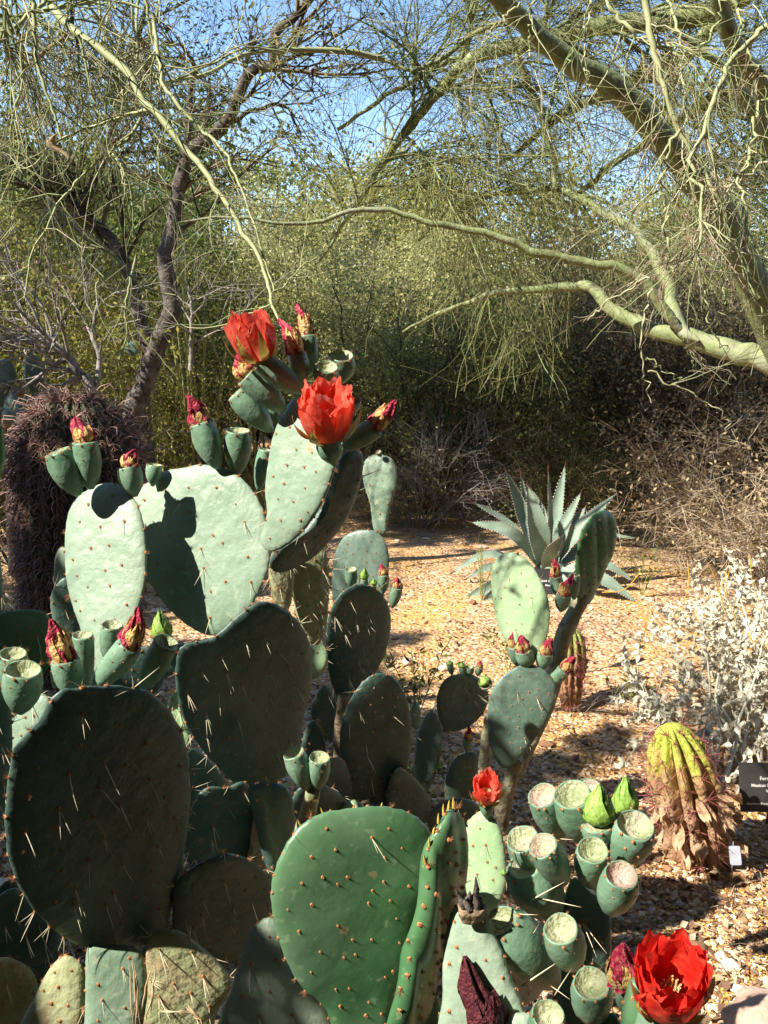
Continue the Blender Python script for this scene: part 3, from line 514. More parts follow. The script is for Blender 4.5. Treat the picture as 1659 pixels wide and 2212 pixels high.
shrub('twiggy_shrub', 'low leafless grey shrub beneath the green limbs', 900, 7.2, .9, .75, 18, 90, 1400, 900, 'leaf_brown', .02, 'bark_grey', 'bark_grey', r0=.01, L=(.2, .5))
shrub('twiggy_shrub', 'upright green stemmed shrub on the shaded ground behind the agave', 1190, 7.0, .45, .95, 16, 70, 600, 3500, 'leaf_dark', .024, 'paloverde', r0=.009, L=(.15, .4))
shrub('twiggy_shrub', 'small grey leaved shrub in shadow right behind the agave', 1335, 6.7, .3, .55, 14, 60, 500, 2500, 'leaf_olive', .02, r0=.008, L=(.1, .3))
shrub('dry_shrub', 'dry brown shrub with arching grey stems at the right edge', 1590, 5.7, .85, 1.05, 26, 130, 1300, 4200, 'leaf_brown', .032, 'bark_grey', 'pv_dry', r0=.008, L=(.2, .55), L2=(.08, .25), droop=.06)
shrub('dry_shrub', 'pale dry shrub under the end of the thick green limb', 1700, 5.0, .5, .9, 16, 90, 800, 2200, 'leaf_brown', .03, 'bark_grey', 'pv_dry', r0=.007, L=(.2, .5), L2=(.08, .25), droop=.06)
for (u, Y, rad, h, lm, n1, lb) in [(640, 10.6, 1.5, 2.7, 'leaf_pale', 26000, 'dense pale shrub closing the thicket behind the open red flowers'), (860, 10.4, 1.5, 2.6, 'leaf_pale', 24000, 'dense pale shrub closing the thicket above the pear shaped pad'),
        (1080, 10.0, 1.5, 2.4, 'leaf_olive', 18000, 'dense dull green shrub closing the thicket above the agave'), (1310, 9.8, 1.5, 2.6, 'leaf_brown', 20000, 'dense brown shrub closing the thicket right of the agave'), (1560, 9.4, 1.5, 2.7, 'leaf_olive', 20000, 'dense dull shrub closing the thicket near the right edge'),
        (180, 9.2, 1.5, 3.0, 'leaf_dark', 26000, 'dense dark shrub closing the thicket behind the barrel cactus'), (430, 9.8, 1.4, 2.9, 'leaf_dark', 24000, 'dense dark shrub closing the thicket behind the bent trunk'), (-60, 8.6, 1.4, 2.9, 'leaf_olive', 20000, 'dense shrub closing the thicket at the left edge')]:
    shrub('leafy_shrub', lb, u, Y, rad, h, 18, 170, 2200, n1, lm, .045, spread=.07, rmin=.0025)
# trees farther back
for (u, Y, rad, h, lm, ls, n1, lb) in [
    (930, 13.5, 2.2, 4.4, 'leaf_yellow', .07, 34000, 'bright yellow green tree far behind the arching branches'),
    (250, 13.0, 2.6, 4.7, 'leaf_dark', .10, 30000, 'dark green tree far behind the leafy shrubs'),
    (-40, 10.0, 1.9, 4.1, 'leaf_yellow', .065, 32000, 'grey green tree behind the left edge of the garden'),
    (650, 15.0, 2.2, 4.0, 'leaf_pale', .07, 30000, 'pale hazy tree far behind the middle of the thicket'),
    (1300, 13.0, 2.4, 4.2, 'leaf_olive', .07, 34000, 'olive tree far behind the arching limbs'),
    (1640, 11.5, 2.2, 4.0, 'leaf_dark', .08, 24000, 'green tree far behind the right hand limb'),
    (1100, 18.0, 3.2, 4.8, 'leaf_pale', .11, 20000, 'pale broad tree farthest back in the middle'),
    (420, 18.0, 3.2, 4.9, 'leaf_olive', .11, 22000, 'broad olive tree farthest back on the left')]:
    shrub('desert_tree', lb, u, Y, rad, h, 14, 120, 1500, n1, lm, ls, cat='tree', r0=.05, spread=.10, L=(.5, 1.3), L2=(.25, .7), rmin=.003)
# tall cane clumps
def canes(u, v, Y, n, h, lb):
    b = W(u, v, Y); b[2] = 0; th = Thing('cane_clump', lb, 'plant', b); 
    for k in range(n):
        a = rng.uniform(0, 6.28); s = b + [math.cos(a) * .12, math.sin(a) * .12, 0]; hh = h * rng.uniform(.75, 1.05); e = s + [math.cos(a) * .22 + rng.normal() * .13, math.sin(a) * .3, hh]
        P = resample([s, (s + e) / 2 + [math.cos(a) * -.03, 0, .05], e], 8); V, F = tubes(P[None], np.linspace(.013, .007, 8)[None], 6); th.part('cane', V, F, [M['pv_twig']])
canes(430, 900, 7.4, 15, 1.8, 'clump of tall pale green canes behind the dark trunk')
canes(320, 900, 7.2, 9, 1.7, 'smaller clump of pale green canes left of the dark trunk')
canes(590, 900, 7.6, 10, 1.5, 'loose clump of green canes behind the first open flower')

# ------------------------------------------------------------ unseen trees above and behind the viewer, crowns shaped to shade cactus and thicket
CLR = None
def shade_tree(label, base, cl, n_leaf, ls, lm, fork, r0=.10, name='mesquite_tree'):
    base = np.array(base, float); fork = np.array(fork, float); th = Thing(name, label, 'tree', base); tpart(th, 'trunk', [(resample([base, base * .5 + fork * .5 + [.1, .05, 0], fork], 12), np.linspace(r0, r0 * .7, 12))], M['bark'], 10)
    P = []; C = []
    for c, r in cl:
        c = np.array(c); pl_ = resample([fork, fork * .5 + c * .5 + [0, 0, .25], c], 12, .01)
        if CLR is not None and not all(CLR(q_, .03, .02) for q_ in catmull(pl_, 60)): continue
        P.append(pl_); m = int(n_leaf * (r / .15) ** 2); q = rng.normal(size=(m, 3)); q = unit(q) * rng.uniform(0, 1, (m, 1)) ** .45 * r; C.append(c + q)
    P = np.stack(P); Rd = np.linspace(r0 * (.35 if len(P) < 50 else .10), .004, 12)[None].repeat(len(P), 0); d1 = sprout(P, Rd, len(P) * 14, .75, 1, (.1, .25), (20, 80), 0, .15, 5, (.4, .3), .0015, maxr=.005)
    V, F = merge([tubes(P, Rd, 6), tubes(*d1)]); th.part('branches', V, F, [M['bark']]); V, F = leaves(np.concatenate(C), ls, .6, 0); th.part('foliage', V, F, [M[lm]], kind='stuff')
tg = [(110, 1620, 1.32, .10, 3.2), (260, 1620, 1.32, .11, 3.0), (180, 1800, 1.32, .12, 3.3), (300, 1830, 1.32, .12, 3.1), (200, 1960, 1.32, .12, 2.9), (60, 1750, 1.34, .10, 3.0),
      (470, 1480, 1.68, .11, 3.2), (580, 1450, 1.68, .10, 3.0), (500, 1600, 1.68, .10, 3.3), (600, 1600, 1.66, .10, 3.1), (470, 1800, 1.6, .14, 3.0), (480, 1950, 1.5, .14, 3.2),
      (775, 1430, 2.3, .08, 3.1), (780, 1500, 2.3, .06, 3.2), (810, 1530, 2.2, .08, 3.0), (790, 1650, 2.2, .10, 3.2), (850, 1680, 2.2, .07, 3.1), (1080, 1600, 2.58, .07, 3.0), (1100, 1640, 2.6, .06, 2.9), (985, 1500, 2.66, .07, 3.1),
      (1180, 1760, 1.25, .09, 2.6), (1270, 1800, 1.25, .08, 2.7), (1340, 1830, 1.22, .08, 2.6), (1160, 1900, 1.2, .09, 2.8), (1290, 1930, 1.15, .09, 2.6), (1130, 2060, 1.12, .08, 2.7), (1240, 2080, 1.05, .07, 2.8),
      (80, 2080, 1.4, .12, 3.0), (400, 2060, 1.4, .11, 3.0), (560, 2130, 1.27, .10, 3.1), (700, 1780, 1.9, .10, 3.0), (950, 1950, 1.1, .07, 2.8), (20, 1400, 1.8, .10, 3.0), (100, 1250, 3.9, .14, 3.0), (110, 1060, 3.9, .08, 3.0)]
cl = [(W(u, v, y) + SDIR * t, r) for u, v, y, r, t in tg]
gt = [(1310, 1570, .07, 3.3), (1260, 1595, .08, 3.2), (1200, 1635, .09, 3.3), (1140, 1660, .09, 3.2), (900, 1440, .13, 3.8), (860, 1380, .12, 3.9), (930, 1130, .2, 4.6), (850, 1130, .2, 4.6), (880, 1180, .12, 4.6), (1560, 1850, .22, 3.0), (1450, 1900, .20, 3.1), (1640, 1800, .16, 3.2), (1330, 1880, .2, 3.0), (1240, 1680, .12, 3.3), (1150, 1720, .14, 3.2), (1320, 1600, .09, 3.3), (1500, 2050, .2, 2.8), (1350, 2100, .2, 2.9), (1640, 1900, .14, 3.0), (860, 1480, .10, 3.6), (960, 1600, .13, 3.4), (700, 1560, .1, 3.5)]
cl += [(G(u, v) + SDIR * (t + 1.4), r) for u, v, r, t in gt]
n0 = len(cl); CLR = clears; cl = [q for q in cl if clears(*q)]; print('shade clusters', n0, len(cl))
shade_tree('leafy tree behind the viewer whose crown shades the near cactus', (-3.6, -1.2, 0), cl, 420, .05, 'leaf_shade', (-3.2, -.6, 2.2))
cl = [((rng.uniform(-4.2, 1.4), rng.uniform(4.6, 7.0), rng.uniform(4.7, 6.0)), rng.uniform(.28, .5)) for _ in range(26)]
far_lit = lit[lit[:, 1] < 6.0]
def clears_near(c, r, m=.05):
    d = np.asarray(c) - far_lit; t = d @ SDIR; p = np.linalg.norm(d - t[:, None] * SDIR, axis=1); return not np.any((t > 0) & (p < r + m))
for (u0, u1, v0, v1, n_, r0_, r1_) in [(760, 1060, 1085, 1165, 16, .14, .26), (1050, 1700, 1035, 1085, 17, .18, .32), (900, 1060, 1165, 1200, 5, .08, .14), (1380, 1700, 1225, 1262, 12, .04, .09), (1400, 1700, 1150, 1175, 12, .04, .08), (1330, 1700, 1100, 1112, 12, .05, .1)]:
    for _ in range(n_):
        u_ = rng.uniform(u0, u1); q = G(u_, v0 + (v1 - v0) * (1 - (u_ - u0) / (u1 - u0)) * .8 + rng.uniform(0, .2) * (v1 - v0) if r1_ < .11 else rng.uniform(v0, v1)) + SDIR * rng.uniform(6.3, 7.2); r_ = rng.uniform(r0_, r1_)
        if clears_near(q, r_): cl.append((q, r_))
CLR = None
shade_tree('tall broad tree whose high crown shades the thicket', (-4.6, 6.6, 0), cl, 85, .09, 'leaf_olive', (-3.6, 6.4, 3.9), .16)
ring = []  # shrubs added out of view to block low sky light on the pads
for k, (dg, nm) in enumerate([(95, 'to the right of the viewer, nearest the view'), (118, 'to the right of the viewer, second from the view'), (141, 'behind the viewer to the right'), (163, 'behind the viewer, right of the middle one'), (185, 'directly behind the viewer'), (207, 'behind the viewer, left of the middle one'), (229, 'behind the viewer to the left'), (251, 'to the left of the viewer, second from the view'), (272, 'to the left of the viewer'), (291, 'to the left of the viewer, nearest the view'), (75, 'just outside the view on the right')]):
    ring.append((4.9 * math.sin(R(dg)), 4.9 * math.cos(R(dg)), 1.25, 3.4 if dg < 280 else 2.6, 'dense shrub added to block sky, ' + nm))
for (x, y, rad, h, lb) in ring:
    b = np.array([x, y, 0.]); th = Thing('leafy_shrub', lb, 'shrub', b); P = np.stack([resample([b, b + [math.cos(a) * rad * .4, math.sin(a) * rad * .4, h * .5], b + [math.cos(a) * rad * .8, math.sin(a) * rad * .8, h * .9]], 8, .03) for a in rng.uniform(0, 6.28, 12)])
    V, F = tubes(P, np.linspace(.03, .008, 8)[None].repeat(12, 0), 5); th.part('stems', V, F, [M['bark']]); q = unit(rng.normal(size=(5500, 3))) * rng.uniform(.3, 1, (5500, 1)) ** .4 * [rad, rad, h / 2] + b + [0, 0, h / 2 + .05]; V, F = leaves(q[q[:, 2] > .03], .17, .6, 0); th.part('foliage', V, F, [M['leaf_shade']], kind='stuff')

cl = []; CLR = clears  # leaf clumps added overhead to cut sky light, kept clear of sunlit spots
tries = 0
while len(cl) < 620 and tries < 40000:
    tries += 1; r = rng.uniform(.35, .75)
    if tries % 2: c = (rng.uniform(-7, 6), rng.uniform(-6, 3.3), rng.uniform(2.9, 5.6))
    else: c = tuple(np.array([rng.uniform(-3, 4), rng.uniform(-4.5, 2.2), 0]) + SDIR * rng.uniform(4.5, 9))
    if c[1] > 0 and c[2] - r < 1.6 + c[1] * .34: continue
    if clears(c, r, .08) and math.hypot(c[0], c[1]) > .1 and c[2] > 2.6: cl.append((c, r))
for k, (lb, bs_, fk, f) in enumerate([('unseen tree added overhead to block sky light, right of the viewer', (3.2, -.5, 0), (2.6, -.6, 2.6), lambda c: c[0] > 0), ('unseen tree added overhead to block sky light, left of the viewer', (-4.8, -2.6, 0), (-4.4, -2.4, 2.6), lambda c: c[0] <= 0)]):
    shade_tree(lb, bs_, [q for q in cl if f(q[0])], 36, .2, 'leaf_shade', fk, .14)
# ------------------------------------------------------------ shared small pieces
def spike(n_side, pts, rad):
    V, F = tubes(np.array(pts, float)[None], np.array(rad, float)[None], n_side); return V, F
def areole_mesh(seed, big=False):
    r = np.random.default_rng(seed); V = []; F = []; o = 0; S = 9
    th = np.arange(S) * 2 * np.pi / S
    for rr, z in ((1.0, -.25), (.85, .3), (.45, .55)):
        V.append(np.stack([np.cos(th) * rr, np.sin(th) * rr * 1.25, np.full(S, z)], -1))
    V.append(np.array([[0, 0, .5]])); base = np.concatenate(V); q = []
    for k in range(2):
        for j in range(S): q.append([k * S + j, k * S + (j + 1) % S, (k + 1) * S + (j + 1) % S, (k + 1) * S + j])
    t = [[2 * S + j, 2 * S + (j + 1) % S, 3 * S] for j in range(S)]
    Vs = [base]; Fq = [np.array(q)]; Ft = np.array(t); o = len(base)
    for k in range(22 if big else 9):
        d = unit(np.array([r.normal() * .6, r.normal() * .6 + .1, 1.0])); p0 = np.array([r.normal() * .35, r.normal() * .4, .3]); L = r.uniform(1.2, 2.4) * (2.0 if big else 1)
        v, f = spike(3, [p0, p0 + d * L * .5, p0 + d * L], [.09, .06, .015]); Vs.append(v); Fq.append(f + o); o += len(v)
    return make_mesh('areole', np.concatenate(Vs), [np.concatenate(Fq), Ft], [M['areole']], None, False)
AREO = [areole_mesh(k) for k in range(4)]; TUFT = [areole_mesh(20 + k, True) for k in range(3)]
def spine_mesh(seed):
    r = np.random.default_rng(seed); z = np.linspace(0, 1, 5); b = r.uniform(-.04, .04)
    V, F = spike(4, np.stack([b * np.sin(z * 3.1), z * 0, z], -1), [.022, .021, .017, .011, .002]); return make_mesh('spine', V, F, [M['spine']])
SPI = [spine_mesh(k) for k in range(3)]

def wobble(seed, n=7, f=(15, 60)):
    r = np.random.default_rng(seed); K = r.normal(size=(n, 2)); K = K / np.linalg.norm(K, axis=1)[:, None] * r.uniform(*f, (n, 1)); ph = r.uniform(0, 6.28, n)
    return lambda a, b: (np.sin(a[..., None] * K[:, 0] + b[..., None] * K[:, 1] + ph) / (np.linalg.norm(K, axis=1) / f[0]) ** .8).sum(-1) / n
class Pad:
    seed = 100
    def __init__(s, th, out, Y, nrm, T=.02, mt='pad', sp=.034, spines=0, slen=.035, amp=.0016, base=None, label=None, areo=1.0, edge=True, ridges=0, asz=.0021, cup=0.0, back=False):
        Pad.seed += 1; sd = Pad.seed; r = np.random.default_rng(sd); s.th = th
        o = catmull(np.array(out, float), 84, True); c = o.mean(0); C = W(c[0], c[1], Y); n = unit(nrm)
        d = ray(o[:, 0], o[:, 1]); t = ((C - CAM) @ n) / (d @ n); P = CAM + d * t[:, None]
        e1 = unit(np.cross([0, 0, 1.], n)); e2 = np.cross(n, e1); C = P.mean(0)
        A, B = (P - C) @ e1, (P - C) @ e2
        k = 1 + .006 * np.sin(np.arange(84) * 6.283 / 84 * round(2.2 * np.hypot(A, B).sum() * 6.28 / 84 / sp)) ; A *= k; B *= k
        s.C, s.n, s.e1, s.e2, s.A, s.B, s.T = C, n, e1, e2, A, B, T
        ang = np.arctan2(B, A); order = np.argsort(ang); s.ang = ang[order]; s.rad = np.hypot(A, B)[order]
        rg = np.array([1, .992, .97, .93, .87, .79, .69, .57, .44, .30, .16, .05])
        wb = wobble(sd, 8, (18, 70)); wb2 = wobble(sd + 999, 6, (7, 16)); s.cup = cup; size = np.hypot(A, B).mean(); s.size = size
        def und(a, b, rr):
            z = amp * wb(a, b) * 1.7 + amp * 3.4 * wb2(a, b) + cup * (a * a - b * b * .3) / size * .5
            if ridges: z = z + ridges * np.abs(np.sin(a / size * 7 + b / size * 1.5)) 
            return z
        s.und = und
        s.h = lambda rr: T / 2 * np.sqrt(np.clip(1 - rr ** (3.2 + size * 12), 0, 1))
        V = []; 
        for side in (1, -1):
            for q in rg[(0 if side == 1 else 1):]:
                a, b = A * q, B * q; z = side * s.h(q) + und(a, b, q)
                V.append(C + a[:, None] * e1 + b[:, None] * e2 + z[:, None] * n)
        V = np.concatenate(V); N = 84; F = []; m = len(rg); j = np.arange(N); jn = (j + 1) % N
        for q in range(m - 1): F.append(np.stack([q * N + j, q * N + jn, (q + 1) * N + jn, (q + 1) * N + j], -1))
        F.append(np.stack([j, m * N + j, m * N + jn, jn], -1))
        for q in range(m, 2 * m - 2): F.append(np.stack([q * N + j, (q + 1) * N + j, (q + 1) * N + jn, q * N + jn], -1))
        F = np.concatenate(F); caps = [np.arange(N)[None] + (m - 1) * N, np.arange(N)[None, ::-1] + (2 * m - 2) * N]
        # ring orientation: make the front face outward
        if ((A * np.roll(B, -1) - B * np.roll(A, -1)).sum()) < 0: F = F[:, ::-1]; caps = [c_[:, ::-1] for c_ in caps]
        s.o = th.part('pad', V, [F] + caps, [M[mt]], smooth=True, **({'label': label} if label else {}))
        # areoles
        if sp:
            tilt = r.uniform(-.3, .3); ct, st_ = math.cos(tilt), math.sin(tilt); mx = max(np.abs(A).max(), np.abs(B).max()) * 1.2; nrow = int(mx / sp) + 2; pts = []
            for side in ((1, -1) if back else (1,)):
                for i in range(-nrow, nrow + 1):
                    for jx in range(-nrow, nrow + 1):
                        x = (jx + .5 * (i % 2)) * sp + r.normal() * sp * .17; y = i * sp * .86 + r.normal() * sp * .17
                        a, b = x * ct - y * st_, x * st_ + y * ct; rr = math.hypot(a, b) / np.interp(math.atan2(b, a), s.ang, s.rad, period=6.28318)
                        if rr < .88: pts.append((a, b, rr, side))
            for a, b, rr, side in pts:
                z = side * s.h(rr) + und(np.array(a), np.array(b), rr); p = C + a * e1 + b * e2 + z * n; dr = unit(n * side * 1.0 + (a * e1 + b * e2) / (size + 1e-6) * rr ** 4 * .7)
                th.inst('areole', AREO[r.integers(4)], p, dr, asz * areo * r.uniform(.8, 1.3), s.o, r.normal() * .2)
                if spines and r.uniform() < spines:
                    for q in range(r.choice([1, 2, 2, 3])):
                        dd = unit(dr * .8 + np.array([r.normal() * .22 + .22, 0, -.95 + r.normal() * .16])); L = slen * r.uniform(.6, 1.35)
                        th.inst('spine', SPI[r.integers(3)], p, dd, (L * .8, L * .8, L), s.o, r.uniform(0, 6))
            if edge:
                per = np.hypot(np.roll(A, -1) - A, np.roll(B, -1) - B); cum = np.concatenate([[0], np.cumsum(per)]); step = sp * .78; x = r.uniform(0, step); bz = B.min() + (B.max() - B.min()) * .16
                while x < cum[-1]:
                    a = np.interp(x, cum, np.append(A, A[0])); b = np.interp(x, cum, np.append(B, B[0])); x += step * r.uniform(.8, 1.2)
                    if b < bz: continue
                    p = C + (a * e1 + b * e2) * .995 + n * (r.normal() * T * .08 + float(und(np.array(a), np.array(b), 1))); dr = unit(a * e1 + b * e2 + n * .02)
                    th.inst('areole', (TUFT if r.uniform() < .3 else AREO)[r.integers(3)], p, dr, asz * areo * r.uniform(1.0, 1.5) * .9, s.o, r.uniform(0, 6))
                    if r.uniform() < spines * 1.1:
                        for q in range(r.choice([1, 2, 3])):
                            dd = unit(dr * 1.0 + r.normal(size=3) * .45 + np.array([0, -.2, -.35])); L = slen * r.uniform(.5, 1.2)
                            th.inst('spine', SPI[r.integers(3)], p, dd, (L * .8, L * .8, L), s.o)

def frame_of(ax):
    ax = unit(ax); x = unit(np.cross(ax, [0.03, 1, 0.02])); return x, np.cross(ax, x), ax
def revolve(base, ax, prof, S=22, lump=.04, seed=0, flat=1.0):
    """prof: list of (radius, distance along the axis); returns verts, quads"""
    x, y, z = frame_of(ax); r = np.random.default_rng(seed); th = np.arange(S) * 2 * np.pi / S; ph = r.uniform(0, 6, 3); V = []
    for k, (rd, h) in enumerate(prof):
        q = rd * (1 + lump * (np.sin(3 * th + ph[0] + h * 60) + .7 * np.sin(5 * th + ph[1] - h * 90)))
        V.append(base + x * (q * np.cos(th))[:, None] + y * (q * np.sin(th) * flat)[:, None] + z * h)
    n = len(prof); j = np.arange(S); jn = (j + 1) % S
    F = np.concatenate([np.stack([k * S + j, k * S + jn, (k + 1) * S + jn, (k + 1) * S + j], -1) for k in range(n - 1)])
    return np.concatenate(V), F
def petal_surf(o, frm, th0, W_, L, prof, ruffle=.0, point=0.0, seed=0, off=0.0, nu=9, nv=9, thick=0.0, notch=.06):
    """a petal lying on a surface of revolution prof(s)->(r,z) round the axis, half width W_ (m)"""
    x, y, z = frm; r = np.random.default_rng(seed); s = np.linspace(0, 1, nu); v = np.linspace(-1, 1, nv); S, Vv = np.meshgrid(s, v, indexing='ij')
    if point: wd = W_ * np.sin(np.pi * np.clip(S, 0, 1) ** .7 * .98 + .02) ** .8 * (1 - S * .25) + .0008
    else: wd = W_ * (.36 + .64 * np.sin(np.clip(S * 1.15, 0, 1) * np.pi / 2)) * np.where(S > .86, np.sqrt(np.clip(1 - ((S - .86) / .17) ** 2, 0, 1)) * .75 + .25, 1)
    ph = r.uniform(0, 6, 4); rr, zz = prof(S); ext = 1 + notch * np.sin(Vv * 5 + ph[0]) * S ** 3 + .03 * np.sin(Vv * 11 + ph[1]) * S ** 4
    zz = zz * ext - (Vv ** 4) * (L * .16) * S ** 2 * (0 if point else 1)
    rr = rr + off + ruffle * (np.sin(Vv * 4.5 + ph[2] + S * 3) * S ** 2 + .5 * np.sin(Vv * 9 + ph[3]) * S ** 3)
    rr = rr + (W_ * .07) * (Vv ** 2) * S          # edges curl out
    th = th0 + Vv * wd / np.maximum(rr, .006)
    V = o + x * (rr * np.cos(th))[..., None] + y * (rr * np.sin(th))[..., None] + z * zz[..., None]
    i = np.arange(nu - 1)[:, None] * nv + np.arange(nv - 1)[None]
    return V.reshape(-1, 3), np.stack([i, i + 1, i + nv + 1, i + nv], -1).reshape(-1, 4)
def flower(th, o, ax, Rf, Hf, seed, openess=.6, deep=False, parent=None, roll=0.0):
    """open cactus flower: sepals, three whorls of petals, stamens"""
    frm = frame_of(ax); r = np.random.default_rng(seed)
    f = Thing.__new__(Thing); fl = None
    # receptacle carries the petals
    V, F = revolve(o, ax, [(Rf * .30, -.004), (Rf * .34, .0), (Rf * .30, Hf * .04), (Rf * .05, Hf * .03)], 20, .02, seed)
    fl = th.part('flower', V, F, [M['sepal']], parent)
    def prof(Rt, Ht, belly): return lambda s: (Rf * .30 + (Rt - Rf * .30) * np.sin(np.clip(s, 0, 1) * np.pi / 2) ** belly, Ht * s ** 1.25)
    pm = 'petal_deep' if deep else 'petal'
    for wv, (n, Rt, Ht, Wd, off, ruf, bel) in enumerate([(6, Rf * .97, Hf * .90, Rf * .74, .0008, Rf * .05, .48), (5, Rf * .90, Hf * 1.0, Rf * .78, -.0012, Rf * .06, .52), (5, Rf * .74, Hf * .96, Rf * .62, -.002, Rf * .08, .6)]):
        for k in range(n):
            t0 = roll + (k + .5 * wv) * 6.283 / n + r.normal() * .12
            V, F = petal_surf(o, frm, t0, Wd * r.uniform(.85, 1.1), Hf, prof(Rt * r.uniform(.9, 1.1), Ht * r.uniform(.86, 1.06), bel), ruf, 0, seed * 50 + wv * 10 + k, off + r.normal() * .001, 12, 15, notch=.05)
            th.part('petal', V, F, [M[pm]], fl)
    for k in range(6):
        t0 = roll + k * 6.283 / 6 + r.normal() * .2
        V, F = petal_surf(o, frm, t0, Rf * .24, Hf, prof(Rf * r.uniform(.98, 1.22), Hf * r.uniform(.38, .66), .55), 0, 1, seed * 70 + k, .003, 9, 7)
        th.part('sepal', V, F, [M['sepal']], fl)
    n = 60; a = r.uniform(0, 6.28, n); q = Rf * .30 * np.sqrt(r.uniform(.1, 1, n)); s0 = o + frm[0] * (q * .5 * np.cos(a))[:, None] + frm[1] * (q * .5 * np.sin(a))[:, None] + frm[2] * Hf * .05
    s1 = o + frm[0] * (q * np.cos(a))[:, None] + frm[1] * (q * np.sin(a))[:, None] + frm[2] * (Hf * r.uniform(.35, .5, n))[:, None]
    V, F = tubes(np.stack([s0, (s0 + s1) / 2, s1], 1), np.array([.0005, .0005, .0014])[None].repeat(n, 0), 4); th.part('stamens', V, F, [M['stamen']], fl, kind='stuff')
    return fl
def withered(th, o, ax, Rr, H, seed, mt='wither', ym='wither_y', parent=None, ysep=.55):
    r = np.random.default_rng(seed); S = 28; prof = []; x, y, z = frame_of(ax); th_ = np.arange(S) * 6.283 / S; V = []
    bend = r.normal(size=2) * .18
    n = 15
    for k in range(n):
        t = k / (n - 1); rd = Rr * (.66 + .22 * math.sin(t * 3.1)) * (1 - t) ** .62 * (1 + .10 * math.sin(t * 14 + seed)) + Rr * .12
        tw = t * 2.6 + seed; q = rd * (1 + .26 * np.sin(5 * th_ + tw * 1.3) + .16 * np.sin(8 * th_ - tw * 2 + t * 6) + .08 * np.sin(13 * th_ + t * 9))
        off = (x * bend[0] + y * bend[1]) * t * t * H + x * .04 * H * math.sin(t * 7 + seed)
        V.append(o + off + x * (q * np.cos(th_))[:, None] + y * (q * np.sin(th_))[:, None] + z * (t * H + .05 * H * np.sin(th_ * 3 + seed) * (t > .6))[:, None])
    j = np.arange(S); jn = (j + 1) % S; F = np.concatenate([np.stack([k * S + j, k * S + jn, (k + 1) * S + jn, (k + 1) * S + j], -1) for k in range(n - 1)])
    w_ = th.part('withered_flower', np.concatenate(V), [F, np.arange(S)[None] + (n - 1) * S], [M[mt]], parent)
    pr = lambda s: (Rr * (.74 + .34 * np.sin(s * 2.4)) * (1 - .42 * s ** 1.5), H * ysep * s * 1.15)
    for k in range(7):
        V, F = petal_surf(o, (x, y, z), k * .9 + r.normal() * .2, Rr * .62, H, pr, Rr * .10, 1, seed * 9 + k, r.uniform(-.0005, .0015), 10, 7)
        th.part('sepal', V, F, [M[ym]], w_)
    return w_
def bud(th, o, ax, Rr, H, seed, parent=None, mt='budgreen'):
    frm = frame_of(ax); r = np.random.default_rng(seed)
    V, F = revolve(o, ax, [(Rr * .6, 0), (Rr * .92, H * .15), (Rr * .95, H * .35), (Rr * .66, H * .65), (Rr * .25, H * .9), (.0003, H * .99)], 18, .03, seed)
    b_ = th.part('bud', V, F, [M[mt]], parent)
    for row, (n, h0, h1) in enumerate([(7, 0, .55), (6, .05, .82), (4, .2, 1.06)]):
        pr = lambda s, h0=h0, h1=h1: (np.interp(h0 + (h1 - h0) * s, [0, .15, .4, .65, .9, 1.1], [Rr * .66, Rr * 1.0, Rr * 1.03, Rr * .74, Rr * .30, Rr * .02]) + .0010, H * (h0 + (h1 - h0) * s))
        for k in range(n):
            V, F = petal_surf(o, frm, (k + row * .4) * 6.283 / n + r.normal() * .1, Rr * .55, H, pr, 0, 1, seed * 11 + row * 9 + k, .0006 * (3 - row) , 8, 5)
            th.part('bud_scale', V, F, [M[mt]], b_)
